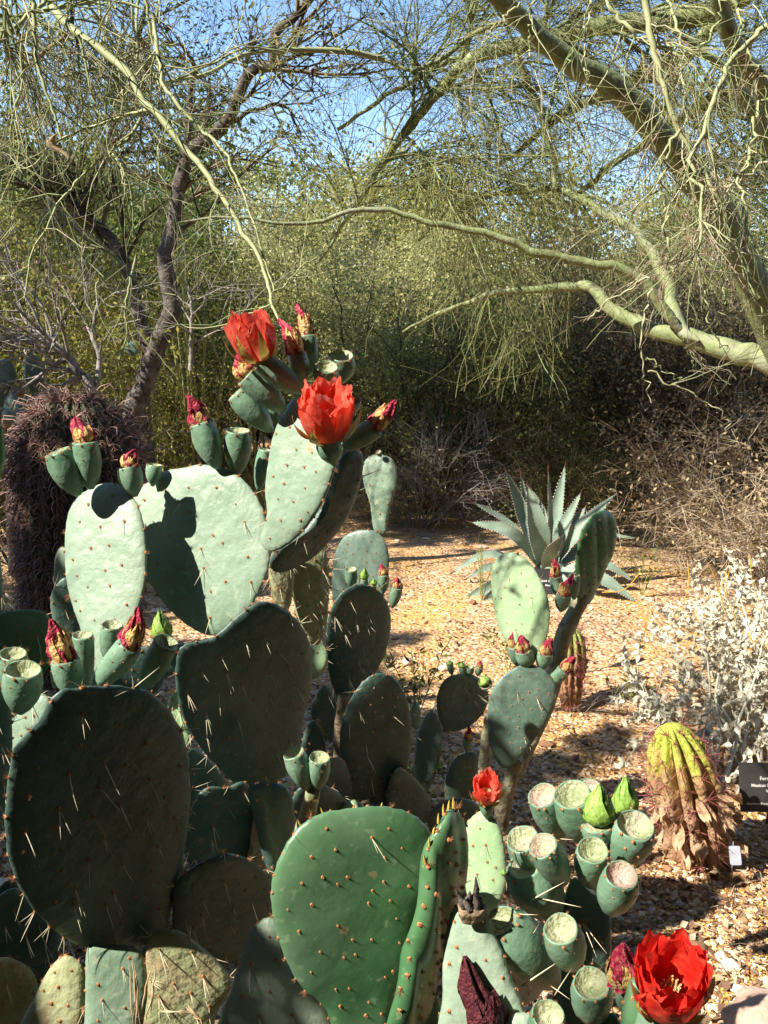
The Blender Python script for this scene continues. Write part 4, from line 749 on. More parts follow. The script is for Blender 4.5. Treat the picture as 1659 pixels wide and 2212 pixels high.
def fruit(th, bse, tip, wpx, Y, dy=0.0, top='cup', seed=0, wtip=None, wl=1.0, dark=False, flat=1.0, mt='fruit', wy='wither_y', wm='wither', ysep=.55, rbase=.34, capr=.93, scar='scar'):
    """bse, tip: picture points of the foot and of the middle of the top; dy: how much nearer (-) or farther the top stands"""
    r = np.random.default_rng(seed + 500); B = W(bse[0], bse[1], Y); T = W(tip[0], tip[1], Y + dy); L = np.linalg.norm(T - B); ax = (T - B) / L; Rr = wpx / 2 / FPX * Y * 1.04
    rv = r.uniform(.97, 1.08); pf = [(Rr * rbase * .6, -.004), (Rr * rbase, 0), (Rr * (rbase + .24), L * .10), (Rr * .86 * rv, L * .30), (Rr * 1.0 * rv, L * .52), (Rr * 1.02 * rv, L * .70), (Rr * .98, L * .88), (Rr * capr, L * .975), (Rr * capr * .96, L * 1.01), (Rr * capr * .90, L * 1.0)]
    V, F = revolve(B, ax, pf, 26, .022, seed, flat)
    fo = th.part('fruit', V, [F, np.arange(26)[None, ::-1]], [M[mt]])
    x, y, z = frame_of(ax); Rc = Rr * capr * .91
    if top in ('cup', 'wilt', 'bud', 'flower'):
        dp = .62 if top == 'cup' else .1; nn = 7; pc = [(Rc * (1 - k / nn) + .0002, L * 1.0 + .0006 - Rc * dp * math.sin(min(1, k / nn * 1.3) * 1.57)) for k in range(nn + 1)]
        V, F = revolve(B, ax, pc, 26, .012, seed + 3, flat); V = V + (r.normal(size=V.shape) * Rc * .016)
        th.part('flower_scar', V, [F, np.arange(26)[None] + nn * 26], [M[scar]], fo)
    O = B + ax * L
    if top == 'wilt': withered(th, O - ax * .002, unit(ax + (0 if wtip is None else 1) * (unit(W(*wtip, Y + dy) - O) * 1.5 if wtip else 0)), Rr * .82, (np.linalg.norm(W(*wtip, Y + dy) - O) if wtip else L * .7) * wl, seed + 1, wm, wy, fo, min(ysep, .62))
    if top == 'bud': bud(th, O - ax * .001, unit(W(*wtip, Y + dy) - O), Rr * .80, np.linalg.norm(W(*wtip, Y + dy) - O), seed + 1, fo)
    rf = lambda t: np.interp(t, [0, .1, .3, .55, .74, .9, 1], [Rr * rbase, Rr * (rbase + .22), Rr * .8, Rr * .97, Rr, Rr * .97, Rr * capr])
    sc = max(.0012, Rr * .085)
    nr = max(2, int(L / .014))
    for i in range(nr):
        t = .18 + .66 * (i + .5) / nr
        for k in range(5):
            a = (k + .5 * (i % 2)) * 6.283 / 5 + r.normal() * .15; q = rf(t); p = B + x * q * math.cos(a) + y * q * math.sin(a) * flat + z * L * t
            th.inst('areole', AREO[r.integers(4)], p, x * math.cos(a) + y * math.sin(a) + z * .15, sc * .62 * r.uniform(.8, 1.2), fo, r.uniform(0, 6))
    n = 8
    for k in range(n):
        a = (k + r.uniform(-.3, .3)) * 6.283 / n; q = rf(.97); p = B + x * q * math.cos(a) + y * q * math.sin(a) * flat + z * L * (.97 + r.normal() * .02)
        th.inst('areole', TUFT[r.integers(3)] if (r.uniform() < .55 and Y > 1.3) else AREO[r.integers(4)], p, x * math.cos(a) + y * math.sin(a) + z * .9, sc * .8 * r.uniform(.8, 1.3), fo, r.uniform(0, 6))
    return fo, O, ax, Rr
def stem(th, pts, Y, wpx, mt, S=12, name='stem', areo=10):
    P = catmull(np.concatenate([W(u, v, yy)[None] for (u, v), yy in zip(pts, np.linspace(Y[0], Y[1], len(pts)))]), 18); rd = np.interp(np.linspace(0, 1, 18), np.linspace(0, 1, len(wpx)), np.array(wpx) / 2 / FPX * np.mean(Y))
    rd = rd * (1 + .05 * np.sin(np.arange(18) * 1.7)); V, F = tubes(P[None], rd[None], S)
    o = th.part(name, V, [F, np.arange(S)[None, ::-1], np.arange(S)[None] + 17 * S], [M[mt]])
    for k in range(areo):
        i = random.randrange(1, 17); a = random.uniform(-2.4, -.7); d = np.array([math.cos(a), math.sin(a), 0]); th.inst('areole', TUFT[k % 3], P[i] + d * rd[i], d + [0, 0, .2], .0017, o, k)
    return o
def R3(L): return [(x / 2, y / 2 + 610) for x, y in L]
def R5(L): return [(x / 2, y / 2 + 1152) for x, y in L]
def R6(L): return [(829.5 + x / 2, y / 2 + 1152) for x, y in L]
def R7(L): return [(x / 2, y / 2 + 1670) for x, y in L]
def R8(L): return [(829.5 + x / 2, y / 2 + 1670) for x, y in L]
LIT = (-.50, -.85, .16); DK = (.62, -.74, -.22)

# ------------------------------------------------------------ the tall prickly pear on the left
A = Thing('prickly_pear', 'tall blue green prickly pear on the left with two open red flowers at its top', 'cactus', (-.35, 1.75, 0))
Pad(A, R3([(465, 866), (530, 885), (590, 950), (620, 1040), (633, 1150), (632, 1260), (612, 1370), (575, 1470), (500, 1600), (430, 1690), (385, 1640), (350, 1500), (315, 1400), (290, 1300), (281, 1180), (285, 1060), (310, 960), (380, 895)]), 1.685, (-.34, -.88, .36), .021, 'pad', .047, amp=.0010, spines=.03, asz=.0024)
Pad(A, R3([(870, 787), (800, 800), (700, 820), (620, 880), (575, 940), (580, 1040), (600, 1200), (680, 1350), (770, 1450), (860, 1510), (930, 1525), (1000, 1490), (1080, 1410), (1140, 1300), (1168, 1200), (1160, 1080), (1130, 960), (1060, 860), (980, 805)]), 1.755, (-.36, -.9, .24), .024, 'pad', .052, amp=.0014, spines=.35, slen=.03, asz=.0024)
Pad(A, R3([(1270, 500), (1225, 560), (1185, 660), (1165, 780), (1152, 900), (1160, 1000), (1140, 1080), (1128, 1120), (1150, 1155), (1190, 1160), (1260, 1120), (1330, 1050), (1400, 940), (1440, 830), (1455, 760), (1410, 700), (1350, 640), (1310, 560)]), 1.52, (-.52, -.83, .18), .022, 'pad', .036, amp=.0012, spines=.03, cup=.05)
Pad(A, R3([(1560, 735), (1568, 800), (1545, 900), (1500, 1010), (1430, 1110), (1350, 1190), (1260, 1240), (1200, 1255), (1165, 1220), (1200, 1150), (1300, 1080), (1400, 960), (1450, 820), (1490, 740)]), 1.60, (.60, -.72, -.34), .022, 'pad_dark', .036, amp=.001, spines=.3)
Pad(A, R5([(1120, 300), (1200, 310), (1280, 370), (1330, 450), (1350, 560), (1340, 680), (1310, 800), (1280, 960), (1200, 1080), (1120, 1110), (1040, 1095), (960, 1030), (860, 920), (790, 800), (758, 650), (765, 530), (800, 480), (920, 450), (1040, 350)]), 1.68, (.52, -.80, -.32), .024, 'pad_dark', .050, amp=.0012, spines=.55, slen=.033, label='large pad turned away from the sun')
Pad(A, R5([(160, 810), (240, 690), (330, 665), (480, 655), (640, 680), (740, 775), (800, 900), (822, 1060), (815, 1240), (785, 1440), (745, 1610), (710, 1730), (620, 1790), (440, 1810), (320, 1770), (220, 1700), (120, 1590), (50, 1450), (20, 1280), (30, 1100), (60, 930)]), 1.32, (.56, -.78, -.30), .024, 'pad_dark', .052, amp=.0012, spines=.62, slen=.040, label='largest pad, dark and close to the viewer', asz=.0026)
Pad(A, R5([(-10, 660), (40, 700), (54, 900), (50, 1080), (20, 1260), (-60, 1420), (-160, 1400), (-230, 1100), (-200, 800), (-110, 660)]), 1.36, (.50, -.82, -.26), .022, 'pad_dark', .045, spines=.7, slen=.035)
Pad(A, R5([(140, 332), (205, 350), (225, 420), (228, 520), (190, 600), (80, 620), (-40, 600), (-60, 420), (0, 350), (60, 335)]), 1.85, (.40, -.88, -.2), .022, 'pad_green', .04, spines=.3)
Pad(A, R5([(290, 195), (340, 260), (360, 340), (355, 420), (330, 500), (270, 480), (225, 360), (220, 270), (250, 215)]), 2.0, (.3, -.9, -.1), .02, 'pad_mid', .04, spines=.2)
Pad(A, R5([(265, 60), (295, 80), (300, 180), (285, 240), (250, 230), (236, 160), (245, 90)]), 2.05, (-.3, -.9, .1), .018, 'pad', .036, spines=.2)
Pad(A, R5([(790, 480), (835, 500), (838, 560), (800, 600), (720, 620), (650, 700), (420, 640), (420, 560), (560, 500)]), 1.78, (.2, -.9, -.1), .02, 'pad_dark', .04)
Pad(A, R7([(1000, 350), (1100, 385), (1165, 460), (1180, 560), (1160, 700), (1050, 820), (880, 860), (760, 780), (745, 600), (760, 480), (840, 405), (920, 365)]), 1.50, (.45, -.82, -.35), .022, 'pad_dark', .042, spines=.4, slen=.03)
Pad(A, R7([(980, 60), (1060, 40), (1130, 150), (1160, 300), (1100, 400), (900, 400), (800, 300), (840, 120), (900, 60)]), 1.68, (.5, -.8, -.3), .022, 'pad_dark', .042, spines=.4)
Pad(A, R7([(270, 790), (330, 800), (365, 850), (368, 960), (350, 1100), (300, 1240), (30, 1240), (90, 1080), (150, 970), (205, 860)]), 1.36, (-.1, -.95, .25), .026, 'pad_old', .030, areo=1.3, label='yellowed old pad at the foot')
Pad(A, R7([(400, 740), (560, 750), (620, 800), (640, 940), (600, 1100), (590, 1240), (345, 1240), (365, 1060), (368, 880), (372, 780)]), 1.34, (.1, -.96, .2), .028, 'pad', .040, spines=.5, slen=.035)
Pad(A, R7([(640, 720), (760, 680), (880, 760), (980, 860), (1000, 930), (930, 1060), (920, 1240), (590, 1240), (600, 1060), (630, 900)]), 1.36, (.2, -.95, .1), .028, 'pad_old', .042, spines=.5, slen=.035, label='scarred old pad with torn fibres')
Pad(A, R7([(1160, 620), (1220, 660), (1250, 820), (1400, 960), (1440, 1120), (1440, 1260), (920, 1260), (950, 1060), (1000, 920), (1040, 780), (1090, 670)]), 1.27, (-.05, -.96, .2), .026, 'pad', .045, spines=.5, slen=.035, label='blue green pad low in the centre')
Pad(A, R7([(1075, 60), (1230, 50), (1270, 160), (1280, 300), (1240, 420), (1195, 450), (1150, 400), (1120, 300), (1095, 180)]), 1.62, (.45, -.86, -.1), .03, 'pad_dark', .036, ridges=.002)
Pad(A, R7([(60, 500), (160, 560), (240, 640), (250, 740), (160, 820), (0, 830), (-80, 740), (-40, 580)]), 1.55, (.4, -.85, -.3), .024, 'pad_dark', .045, spines=.5)
Pad(A, R7([(0, 800), (110, 830), (160, 900), (150, 1000), (60, 1200), (-80, 1240), (-120, 900)]), 1.5, (.5, -.8, -.3), .026, 'pad_old', .045, spines=.3)
Pad(A, [(655, 1178), (700, 1185), (710, 1250), (706, 1340), (690, 1390), (660, 1380), (640, 1330), (628, 1260), (632, 1200)], 2.05, (.35, -.92, 0), .03, 'pad_old', .03, spines=.8, slen=.035, ridges=.002)
Pad(A, [(610, 1175), (635, 1190), (632, 1280), (615, 1330), (590, 1300), (580, 1230), (590, 1190)], 2.0, (.3, -.92, 0), .03, 'pad_old', .03, spines=.6, slen=.035)
Pad(A, [(680, 1384), (704, 1400), (706, 1430), (690, 1460), (668, 1466), (650, 1440), (652, 1400)], 2.2, (-.3, -.9, .2), .018, 'pad_pale', .03, spines=.3)
Pad(A, [(20, 1560), (90, 1500), (110, 1540), (80, 1600), (40, 1640), (0, 1620), (-30, 1590)], 1.5, (-.3, -.9, .2), .018, 'pad', .03, spines=.6)
Pad(A, [(380, 1490), (400, 1540), (410, 1600), (395, 1640), (370, 1600), (362, 1530)], 1.8, (-.3, -.9, .2), .018, 'pad_pale', .03, spines=.6)
Pad(A, [(6, 925), (12, 970), (10, 1000), (-5, 1032), (-50, 1040), (-80, 990), (-50, 930), (-15, 915)], 1.7, (.3, -.92, -.1), .02, 'pad_green', .03)
Pad(A, [(-10, 1160), (8, 1280), (8, 1340), (-30, 1420), (-90, 1300), (-60, 1180)], 1.9, (.2, -.92, -.1), .02, 'pad', .03, spines=.6)
stem(A, [(560, 2240), (600, 2050), (560, 1900), (575, 1750)], (1.8, 1.68), (90, 70, 60, 50), 'wood')
stem(A, [(330, 2280), (330, 2120), (350, 2030)], (1.5, 1.4), (110, 80, 50), 'wood')
for a_, b_, c_ in [((200, 2400), (210, 2230), 1.45), ((470, 2420), (460, 2230), 1.45), ((640, 2420), (620, 2240), 1.35)]: stem(A, [a_, b_], (c_ + .1, c_), (120, 90), 'wood')
# fruits, buds and flowers of the tall plant (picture points)
fruit(A, (168, 1066), (124, 976), 60, 1.70, -.01, 'cup', 1, capr=.9)
fruit(A, (196, 1052), (184, 955), 56, 1.70, 0, 'wilt', 2, (166, 900), .98)
fruit(A, (292, 1068), (276, 1008), 50, 1.72, 0, 'wilt', 3, (294, 972))
fruit(A, (330, 1046), (334, 1004), 34, 1.80, 0, 'cup', 4)
fruit(A, (469, 1008), (434, 914), 54, 1.76, 0, 'wilt', 5, (428, 848))
fruit(A, (512, 1020), (514, 930), 56, 1.78, -.01, 'cup', 6)
fruit(A, (558, 1055), (575, 972), 34, 1.84, 0, 'cup', 7)
fruit(A, (584, 928), (510, 850), 52, 1.56, -.01, 'cup', 8, capr=.8)
fruit(A, (612, 884), (532, 812), 54, 1.53, -.01, 'wilt', 9, (505, 770), 1.0, ysep=.9)
f1 = fruit(A, (650, 845), (563, 780), 48, 1.50, -.01, 'flower', 10)
fruit(A, (596, 922), (580, 868), 34, 1.60, .0, 'cup', 11)
fruit(A, (656, 822), (640, 764), 42, 1.53, 0, 'wilt', 12, (627, 682), 1.0, ysep=.75)
fruit(A, (672, 800), (664, 724), 38, 1.56, 0, 'wilt', 13, (648, 655), 1.0, ysep=.8)
fruit(A, (702, 834), (706, 792), 50, 1.54, -.02, 'cup', 14)
fruit(A, (738, 822), (738, 768), 54, 1.60, -.02, 'cup', 15)
fruit(A, (760, 890), (762, 862), 34, 1.58, -.02, 'cup', 16)
f2 = fruit(A, (722, 1000), (704, 944), 50, 1.46, -.005, 'flower', 17)
fruit(A, (738, 968), (812, 922), 46, 1.50, -.015, 'wilt', 18, (838, 850), 1.0, ysep=.8)
fruit(A, (650, 950), (664, 916), 30, 1.62, 0, 'cup', 19)
fruit(A, (45, 1535), (50, 1446), 84, 1.34, -.012, 'cup', 20)
fruit(A, (28, 1490), (28, 1412), 62, 1.42, -.012, 'cup', 21)
fruit(A, (156, 1500), (140, 1424), 64, 1.31, -.004, 'wilt', 22, (112, 1336), 1.0, ysep=.8)
fruit(A, (184, 1490), (178, 1372), 48, 1.42, -.01, 'cup', 23)
fruit(A, (206, 1484), (282, 1394), 60, 1.32, -.006, 'wilt', 24, (284, 1308), 1.0, ysep=.7)
fruit(A, (238, 1428), (242, 1350), 48, 1.42, -.01, 'cup', 25)
fruit(A, (310, 1484), (360, 1388), 56, 1.36, -.02, 'cup', 26, capr=1.0)
fruit(A, (352, 1440), (352, 1376), 46, 1.46, 0, 'bud', 27, (345, 1322))
fruit(A, (120, 1480), (150, 1400), 46, 1.45, -.01, 'cup', 28)
fl1 = flower(A, f1[1], unit(W(532, 690, 1.48) - f1[1]), 46 / FPX * 1.5, 108 / FPX * 1.5, 31)
fl2 = flower(A, f2[1], unit(W(706, 850, 1.42) - f2[1]), 60 / FPX * 1.45, 124 / FPX * 1.45, 32, roll=.4)

# ------------------------------------------------------------ the low prickly pear in front
E = Thing('prickly_pear', 'low prickly pear with cup topped fruits and one big red flower at bottom right', 'cactus', (.15, 1.3, 0))
PE1 = Pad(E, [(765, 1744), (830, 1741), (890, 1758), (925, 1790), (940, 1832), (930, 1900), (905, 1980), (882, 2080), (850, 2180), (825, 2260), (740, 2260), (700, 2175), (650, 2130), (612, 2060), (590, 1985), (584, 1912), (602, 1850), (640, 1790), (690, 1756)], 1.15, (.30, -.92, .10), .026, 'pad_green', .036, amp=.0036, spines=.06, asz=.0018, label='big satiny green pad with rippled skin')
PE2 = Pad(E, [(982, 1748), (993, 1795), (991, 1880), (972, 1962), (945, 2055), (912, 2150), (885, 2260), (836, 2260), (855, 2150), (882, 2045), (906, 1945), (922, 1850), (940, 1790), (962, 1752)], 1.10, (.84, -.53, -.12), .032, 'pad_green', .03, amp=.001, ridges=.006, areo=1.2, asz=.0022, label='narrow green pad seen nearly edge on')
Pad(E, [(990, 1955), (1048, 1960), (1065, 2010), (1088, 2060), (1105, 2110), (1130, 2170), (1140, 2250), (960, 2250), (956, 2150), (957, 2060), (968, 1990)], 1.065, (-.25, -.93, .2), .026, 'pad', .032, amp=.001, label='pale pad with a dry cut top')
Pad(E, [(1240, 1895), (1285, 1925), (1315, 1965), (1318, 2040), (1310, 2110), (1290, 2170), (1280, 2260), (1180, 2260), (1196, 2150), (1212, 2050), (1218, 1950)], 1.20, (.25, -.93, .1), .028, 'pad_mid', .038, areo=1.4, spines=.2, slen=.04)
Pad(E, [(1370, 2110), (1420, 2150), (1440, 2210), (1430, 2290), (1350, 2300), (1340, 2220), (1350, 2150)], .94, (-.1, -.95, .3), .026, 'pad_green', .03)
Pad(E, [(925, 2120), (950, 2160), (960, 2250), (900, 2280), (905, 2180)], 1.12, (-.3, -.9, .3), .02, 'pad_pale', .03)
Pad(E, [(1110, 2190), (1160, 2200), (1180, 2260), (1080, 2300), (1080, 2230)], 1.02, (0, -.95, .3), .02, 'pad', .03)
Pad(E, [(1330, 2190), (1345, 2240), (1300, 2290), (1270, 2240), (1300, 2200)], 1.0, (0, -.95, .3), .02, 'pad_green', .03)
Pad(E, [(1420, 2195), (1470, 2190), (1520, 2215), (1500, 2260), (1410, 2260)], 1.0, (.1, -.95, .3), .02, 'pad', .03)
# the dry cut top
def stump(th):
    o = W(1018, 1958, 1.06); V, F = revolve(o, (0, -.1, 1), [(.012, -.020), (.0165, -.008), (.0175, .001), (.0145, .002), (.010, -.006), (.004, -.008)], 22, .13, 4, .7); so_ = th.part('cut_top', V, F, [M['wood']])
    for k in range(6):
        a = k * 1.1; p0 = o + np.array([math.cos(a) * .010, math.sin(a) * .008, 0]); p1 = p0 + np.array([random.uniform(-.012, .012), random.uniform(-.006, .006), random.uniform(.012, .034)])
        V, F = tubes(np.array([[p0, (p0 + p1) / 2 + [.002, 0, 0], p1]]), np.array([[.005, .004, .0006]]), 5); th.part('splinter', V, F, [M['bark']], so_)
stump(E)
fr = [((1214, 1812), (1172, 1718), 66, 1.28, -.035, 'cup'), ((1262, 1812), (1236, 1716), 78, 1.26, -.035, 'cup'), ((1268, 1776), (1270, 1708), 70, 1.34, -.035, 'cup'), ((1344, 1862), (1372, 1782), 84, 1.22, -.03, 'cup'),
      ((1168, 1900), (1128, 1812), 72, 1.22, -.03, 'cup'), ((1216, 1905), (1172, 1826), 68, 1.16, -.03, 'cup'), ((1190, 1972), (1134, 1868), 96, 1.20, -.03, 'cup2'), ((1276, 1908), (1280, 1836), 70, 1.18, -.035, 'cup'),
      ((1318, 1966), (1343, 1890), 76, 1.12, -.035, 'cup'), ((1196, 2122), (1082, 1990), 96, 1.12, -.03, 'cup2'), ((1236, 2086), (1211, 2006), 80, 1.06, -.035, 'cup'), ((1278, 2200), (1277, 2124), 80, 1.02, -.035, 'cup'), ((1172, 2270), (1184, 2192), 72, 1.0, -.035, 'cup')]
for k, (b_, t_, w_, y_, d_, kind) in enumerate(fr): fruit(E, b_, t_, w_ * (1.12 + .05 * math.sin(k * 2.3)), y_, d_, 'cup', 60 + k, scar='scar_pink' if k in (0, 5, 8) else 'scar', capr=.70 if kind == 'cup2' else .90, rbase=.36)
fruit(E, (1296, 1822), (1290, 1774), 78, 1.22, -.012, 'bud', 80, (1296, 1700), rbase=.6)
fruit(E, (1348, 1800), (1350, 1756), 62, 1.27, -.012, 'bud', 81, (1352, 1682), rbase=.6)
f5 = fruit(E, (1398, 2240), (1440, 2172), 92, .93, -.02, 'flower', 82, rbase=.7)
flower(E, f5[1], unit(W(1462, 2030, .86) - f5[1] + np.array([0, 0, .0])), 86 / FPX * .92, 196 / FPX * .92, 33, deep=True, roll=.9)
f6 = fruit(E, (1346, 2180), (1352, 2120), 46, .98, -.01, 'cup', 83); withered(E, f6[1], unit(W(1325, 2046, .97) - f6[1]), .020, .044, 84)
withered(E, W(1052, 2230, 1.02), unit(W(1036, 2086, 1.03) - W(1052, 2230, 1.02)), .024, .084, 85, 'wither_dark', 'wither_dark', None, .5)
for k, (u0, v0, u1, v1, y) in enumerate([(1134, 1952, 1220, 1905, 1.15), (1172, 1942, 1256, 1960, 1.12), (1135, 2050, 1165, 1995, 1.1), (1128, 2130, 1205, 2078, 1.08), (1198, 2150, 1235, 2092, 1.05), (1108, 1974, 1162, 1976, 1.1), (1190, 2130, 1232, 2160, 1.0), (1282, 2020, 1280, 2078, 1.05), (1210, 1812, 1240, 1814, 1.2)]):
    p, q = W(u0, v0, y), W(u1, v1, y - .03); L = np.linalg.norm(q - p); E.inst('spine', SPI[k % 3], p, q - p, (L * .75, L * .75, L), None)
stem(E, [(760, 2420), (760, 2230)], (1.25, 1.18), (110, 80), 'wood'); stem(E, [(1060, 2420), (1060, 2230)], (1.28, 1.2), (110, 80), 'wood'); stem(E, [(1230, 2420), (1235, 2240)], (1.3, 1.22), (90, 70), 'wood')
Pad(E, R8([(440, 160), (480, 200), (510, 270), (528, 370), (530, 470), (500, 560), (440, 600), (360, 590), (310, 520), (305, 330), (340, 240), (390, 180)]), 1.50, (-.42, -.88, .18), .024, 'pad_pale', .032, spines=.3, slen=.022)
stem(E, [(1060, 2120), (1040, 1950)], (1.55, 1.5), (90, 60), 'wood')
f4 = fruit(E, (1052, 1765), (1050, 1726), 30, 1.50, -.005, 'flower', 140)
flower(E, f4[1], unit(W(1053, 1660, 1.46) - f4[1]), 32 / FPX * 1.5, 72 / FPX * 1.5, 34)
fruit(E, (1086, 1900), (1088, 1886), 20, 1.49, -.01, 'bud', 133, (1087, 1872))
def rim_thorns(th, pad, n, lo, L):
    C, e1, e2 = pad.C, pad.e1, pad.e2; mt = M['leaf_spine']; idx = [i for i in range(84) if pad.B[i] > lo * pad.B.max()]
    for i in idx[::max(1, len(idx) // n)]:
        p = C + pad.A[i] * e1 + pad.B[i] * e2; d = unit(unit(pad.A[i] * e1 + pad.B[i] * e2) + np.array([random.uniform(-.3, .3), 0, .55])); l_ = L * random.uniform(.6, 1.2)
        V, F = tubes(np.stack([p - d * .002, p + d * l_ * .4, p + d * l_ * .8 + [0, 0, l_ * .08], p + d * l_ + [0, 0, l_ * .2]])[None], np.array([[.0022, .0021, .0011, .0003]]) * L / .011, 6); th.part('young_leaf', V, F, [mt], pad.o)
rim_thorns(E, PE2, 9, .5, .010); rim_thorns(E, PE1, 4, .88, .006)
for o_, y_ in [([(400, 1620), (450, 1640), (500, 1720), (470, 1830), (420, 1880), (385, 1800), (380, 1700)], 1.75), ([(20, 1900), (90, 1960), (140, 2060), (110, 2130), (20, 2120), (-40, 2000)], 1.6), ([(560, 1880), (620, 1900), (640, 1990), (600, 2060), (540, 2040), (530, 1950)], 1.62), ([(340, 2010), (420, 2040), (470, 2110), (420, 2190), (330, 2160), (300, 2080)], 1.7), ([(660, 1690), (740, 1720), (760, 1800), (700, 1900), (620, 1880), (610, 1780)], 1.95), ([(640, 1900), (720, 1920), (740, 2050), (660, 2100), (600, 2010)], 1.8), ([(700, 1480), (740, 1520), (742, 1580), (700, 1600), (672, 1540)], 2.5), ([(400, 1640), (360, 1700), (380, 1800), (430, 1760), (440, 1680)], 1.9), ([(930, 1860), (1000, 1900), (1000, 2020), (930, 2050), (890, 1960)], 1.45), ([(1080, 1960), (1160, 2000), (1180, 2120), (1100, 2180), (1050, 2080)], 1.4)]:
    Pad(A if o_[0][0] < 760 else E, o_, y_, (.5, -.82, -.28), .024, 'pad_dark', .045, spines=.4, slen=.03)  # filler pads added to keep the gaps between the pads dark
# young yellow green stem with two fruits, centre
Y_ = Thing('prickly_pear', 'young prickly pear with two fruits on a yellow green stem', 'cactus', (W(650, 2100, 1.6)[0], 1.62, 0))
stem(Y_, [(600, 2250), (625, 2000), (645, 1840), (662, 1770), (678, 1700)], (1.7, 1.42), (60, 50, 44, 40, 30), 'pad_old', areo=26)
fruit(Y_, (664, 1702), (634, 1626), 52, 1.42, -.012, 'cup', 90); fruit(Y_, (686, 1702), (690, 1636), 50, 1.42, -.012, 'cup', 91)

# ------------------------------------------------------------ middle prickly pear
Cc = Thing('prickly_pear', 'prickly pear in the middle with dark lower pads and a pear shaped pad on top', 'cactus', (0, 2.4, 0))
Pad(Cc, [(822, 982), (848, 992), (857, 1020), (856, 1050), (846, 1085), (838, 1120), (834, 1148), (818, 1160), (806, 1140), (800, 1090), (786, 1045), (784, 1005), (800, 985)], 2.6, (-.35, -.9, .15), .02, 'pad', .034, spines=.05)
Pad(Cc, [(780, 1145), (815, 1150), (836, 1180), (840, 1225), (832, 1280), (790, 1310), (745, 1330), (722, 1310), (717, 1250), (724, 1195), (745, 1158)], 2.58, (-.25, -.93, .05), .022, 'pad_mid', .036)
Pad(Cc, [(770, 1262), (812, 1272), (838, 1305), (844, 1350), (832, 1410), (800, 1470), (762, 1520), (738, 1524), (716, 1475), (706, 1410), (708, 1340), (730, 1288)], 2.3, (.5, -.82, -.26), .022, 'pad_dark', .036, spines=.3)
Pad(Cc, [(820, 1455), (858, 1472), (882, 1520), (889, 1590), (878, 1670), (852, 1735), (802, 1752), (755, 1715), (735, 1630), (742, 1545), (778, 1480)], 2.2, (.32, -.90, -.20), .024, 'pad_dark', .038, spines=.3)
Pad(Cc, [(680, 1556), (700, 1590), (702, 1640), (670, 1680), (650, 1640), (660, 1580)], 2.3, (.4, -.85, -.3), .02, 'pad_dark', .036)
Pad(Cc, [(740, 1640), (760, 1700), (760, 1780), (700, 1790), (670, 1720), (690, 1650)], 2.15, (.5, -.8, -.3), .02, 'pad_dark', .036)
Pad(Cc, [(762, 1728), (785, 1740), (784, 1765), (745, 1775), (738, 1745)], 1.95, (-.2, -.9, .3), .018, 'pad_pale', .03)
Pad(Cc, [(860, 1660), (905, 1690), (930, 1740), (900, 1800), (850, 1790), (835, 1720)], 2.25, (.5, -.8, -.3), .02, 'pad_dark', .036)
stem(Cc, [(800, 1900), (805, 1820), (800, 1740)], (2.3, 2.2), (80, 60, 50), 'wood'); stem(Cc, [(740, 1700), (738, 1600), (745, 1500)], (2.32, 2.3), (50, 40, 30), 'wood')
stem(Cc, [(775, 1560), (778, 1420), (775, 1310)], (2.62, 2.6), (60, 50, 40), 'wood'); stem(Cc, [(860, 1900), (870, 1780)], (2.3, 2.25), (60, 40), 'wood')
for k, (b_, t_, w_, tp, wt) in enumerate([((760, 1268), (758, 1230), 27, 'cup', None), ((786, 1274), (786, 1250), 18, 'bud', (788, 1228)), ((830, 1276), (828, 1240), 24, 'wilt', (828, 1218)), ((848, 1310), (858, 1268), 26, 'wilt', (859, 1245)), ((822, 985), (818, 976), 12, 'cup', None), ((805, 1278), (806, 1262), 14, 'bud', (808, 1250))]):
    fruit(Cc, b_, t_, w_, 2.3 if k != 4 else 2.6, -.01, tp, 100 + k, wt)

# ------------------------------------------------------------ right hand prickly pear
D = Thing('prickly_pear', 'prickly pear in front of the agave with a bright round topped pad and woody stalk', 'cactus', (W(1120, 1760, 2.7)[0], 2.7, 0))
Pad(D, R6([(540, 82), (590, 95), (640, 140), (680, 210), (710, 290), (716, 380), (700, 460), (665, 530), (640, 570), (610, 560), (560, 510), (510, 440), (480, 350), (464, 240), (466, 160), (490, 105)]), 2.66, (-.42, -.88, .18), .022, 'pad_pale', .042, amp=.001, spines=.15, slen=.025)
Pad(D, [(1306, 1102), (1326, 1115), (1331, 1150), (1322, 1195), (1300, 1245), (1278, 1295), (1258, 1310), (1246, 1290), (1243, 1240), (1246, 1190), (1260, 1140), (1282, 1112)], 2.80, (.62, -.76, -.10), .026, 'pad_green', .034, ridges=.003, areo=1.1)
Pad(D, R6([(600, 568), (680, 582), (735, 640), (742, 700), (715, 790), (660, 880), (580, 975), (535, 1010), (490, 990), (455, 900), (448, 780), (465, 680), (520, 610)]), 2.58, (-.05, -.97, .05), .024, 'pad_mid', .04, spines=.25, slen=.035)
Pad(D, R6([(345, 606), (410, 625), (448, 680), (445, 740), (400, 810), (330, 850), (265, 848), (235, 780), (232, 700), (270, 630)]), 2.66, (.55, -.80, -.15), .02, 'pad_dark', .036, spines=.3)
Pad(D, R6([(205, 770), (235, 800), (255, 860), (245, 960), (215, 1060), (180, 1120), (140, 1100), (132, 990), (140, 880), (170, 800)]), 2.62, (-.1, -.97, .0), .02, 'pad_mid', .036)
Pad(D, R6([(135, 720), (158, 760), (160, 820), (140, 850), (118, 820), (115, 760)]), 2.75, (.4, -.85, -.1), .02, 'pad', .03)
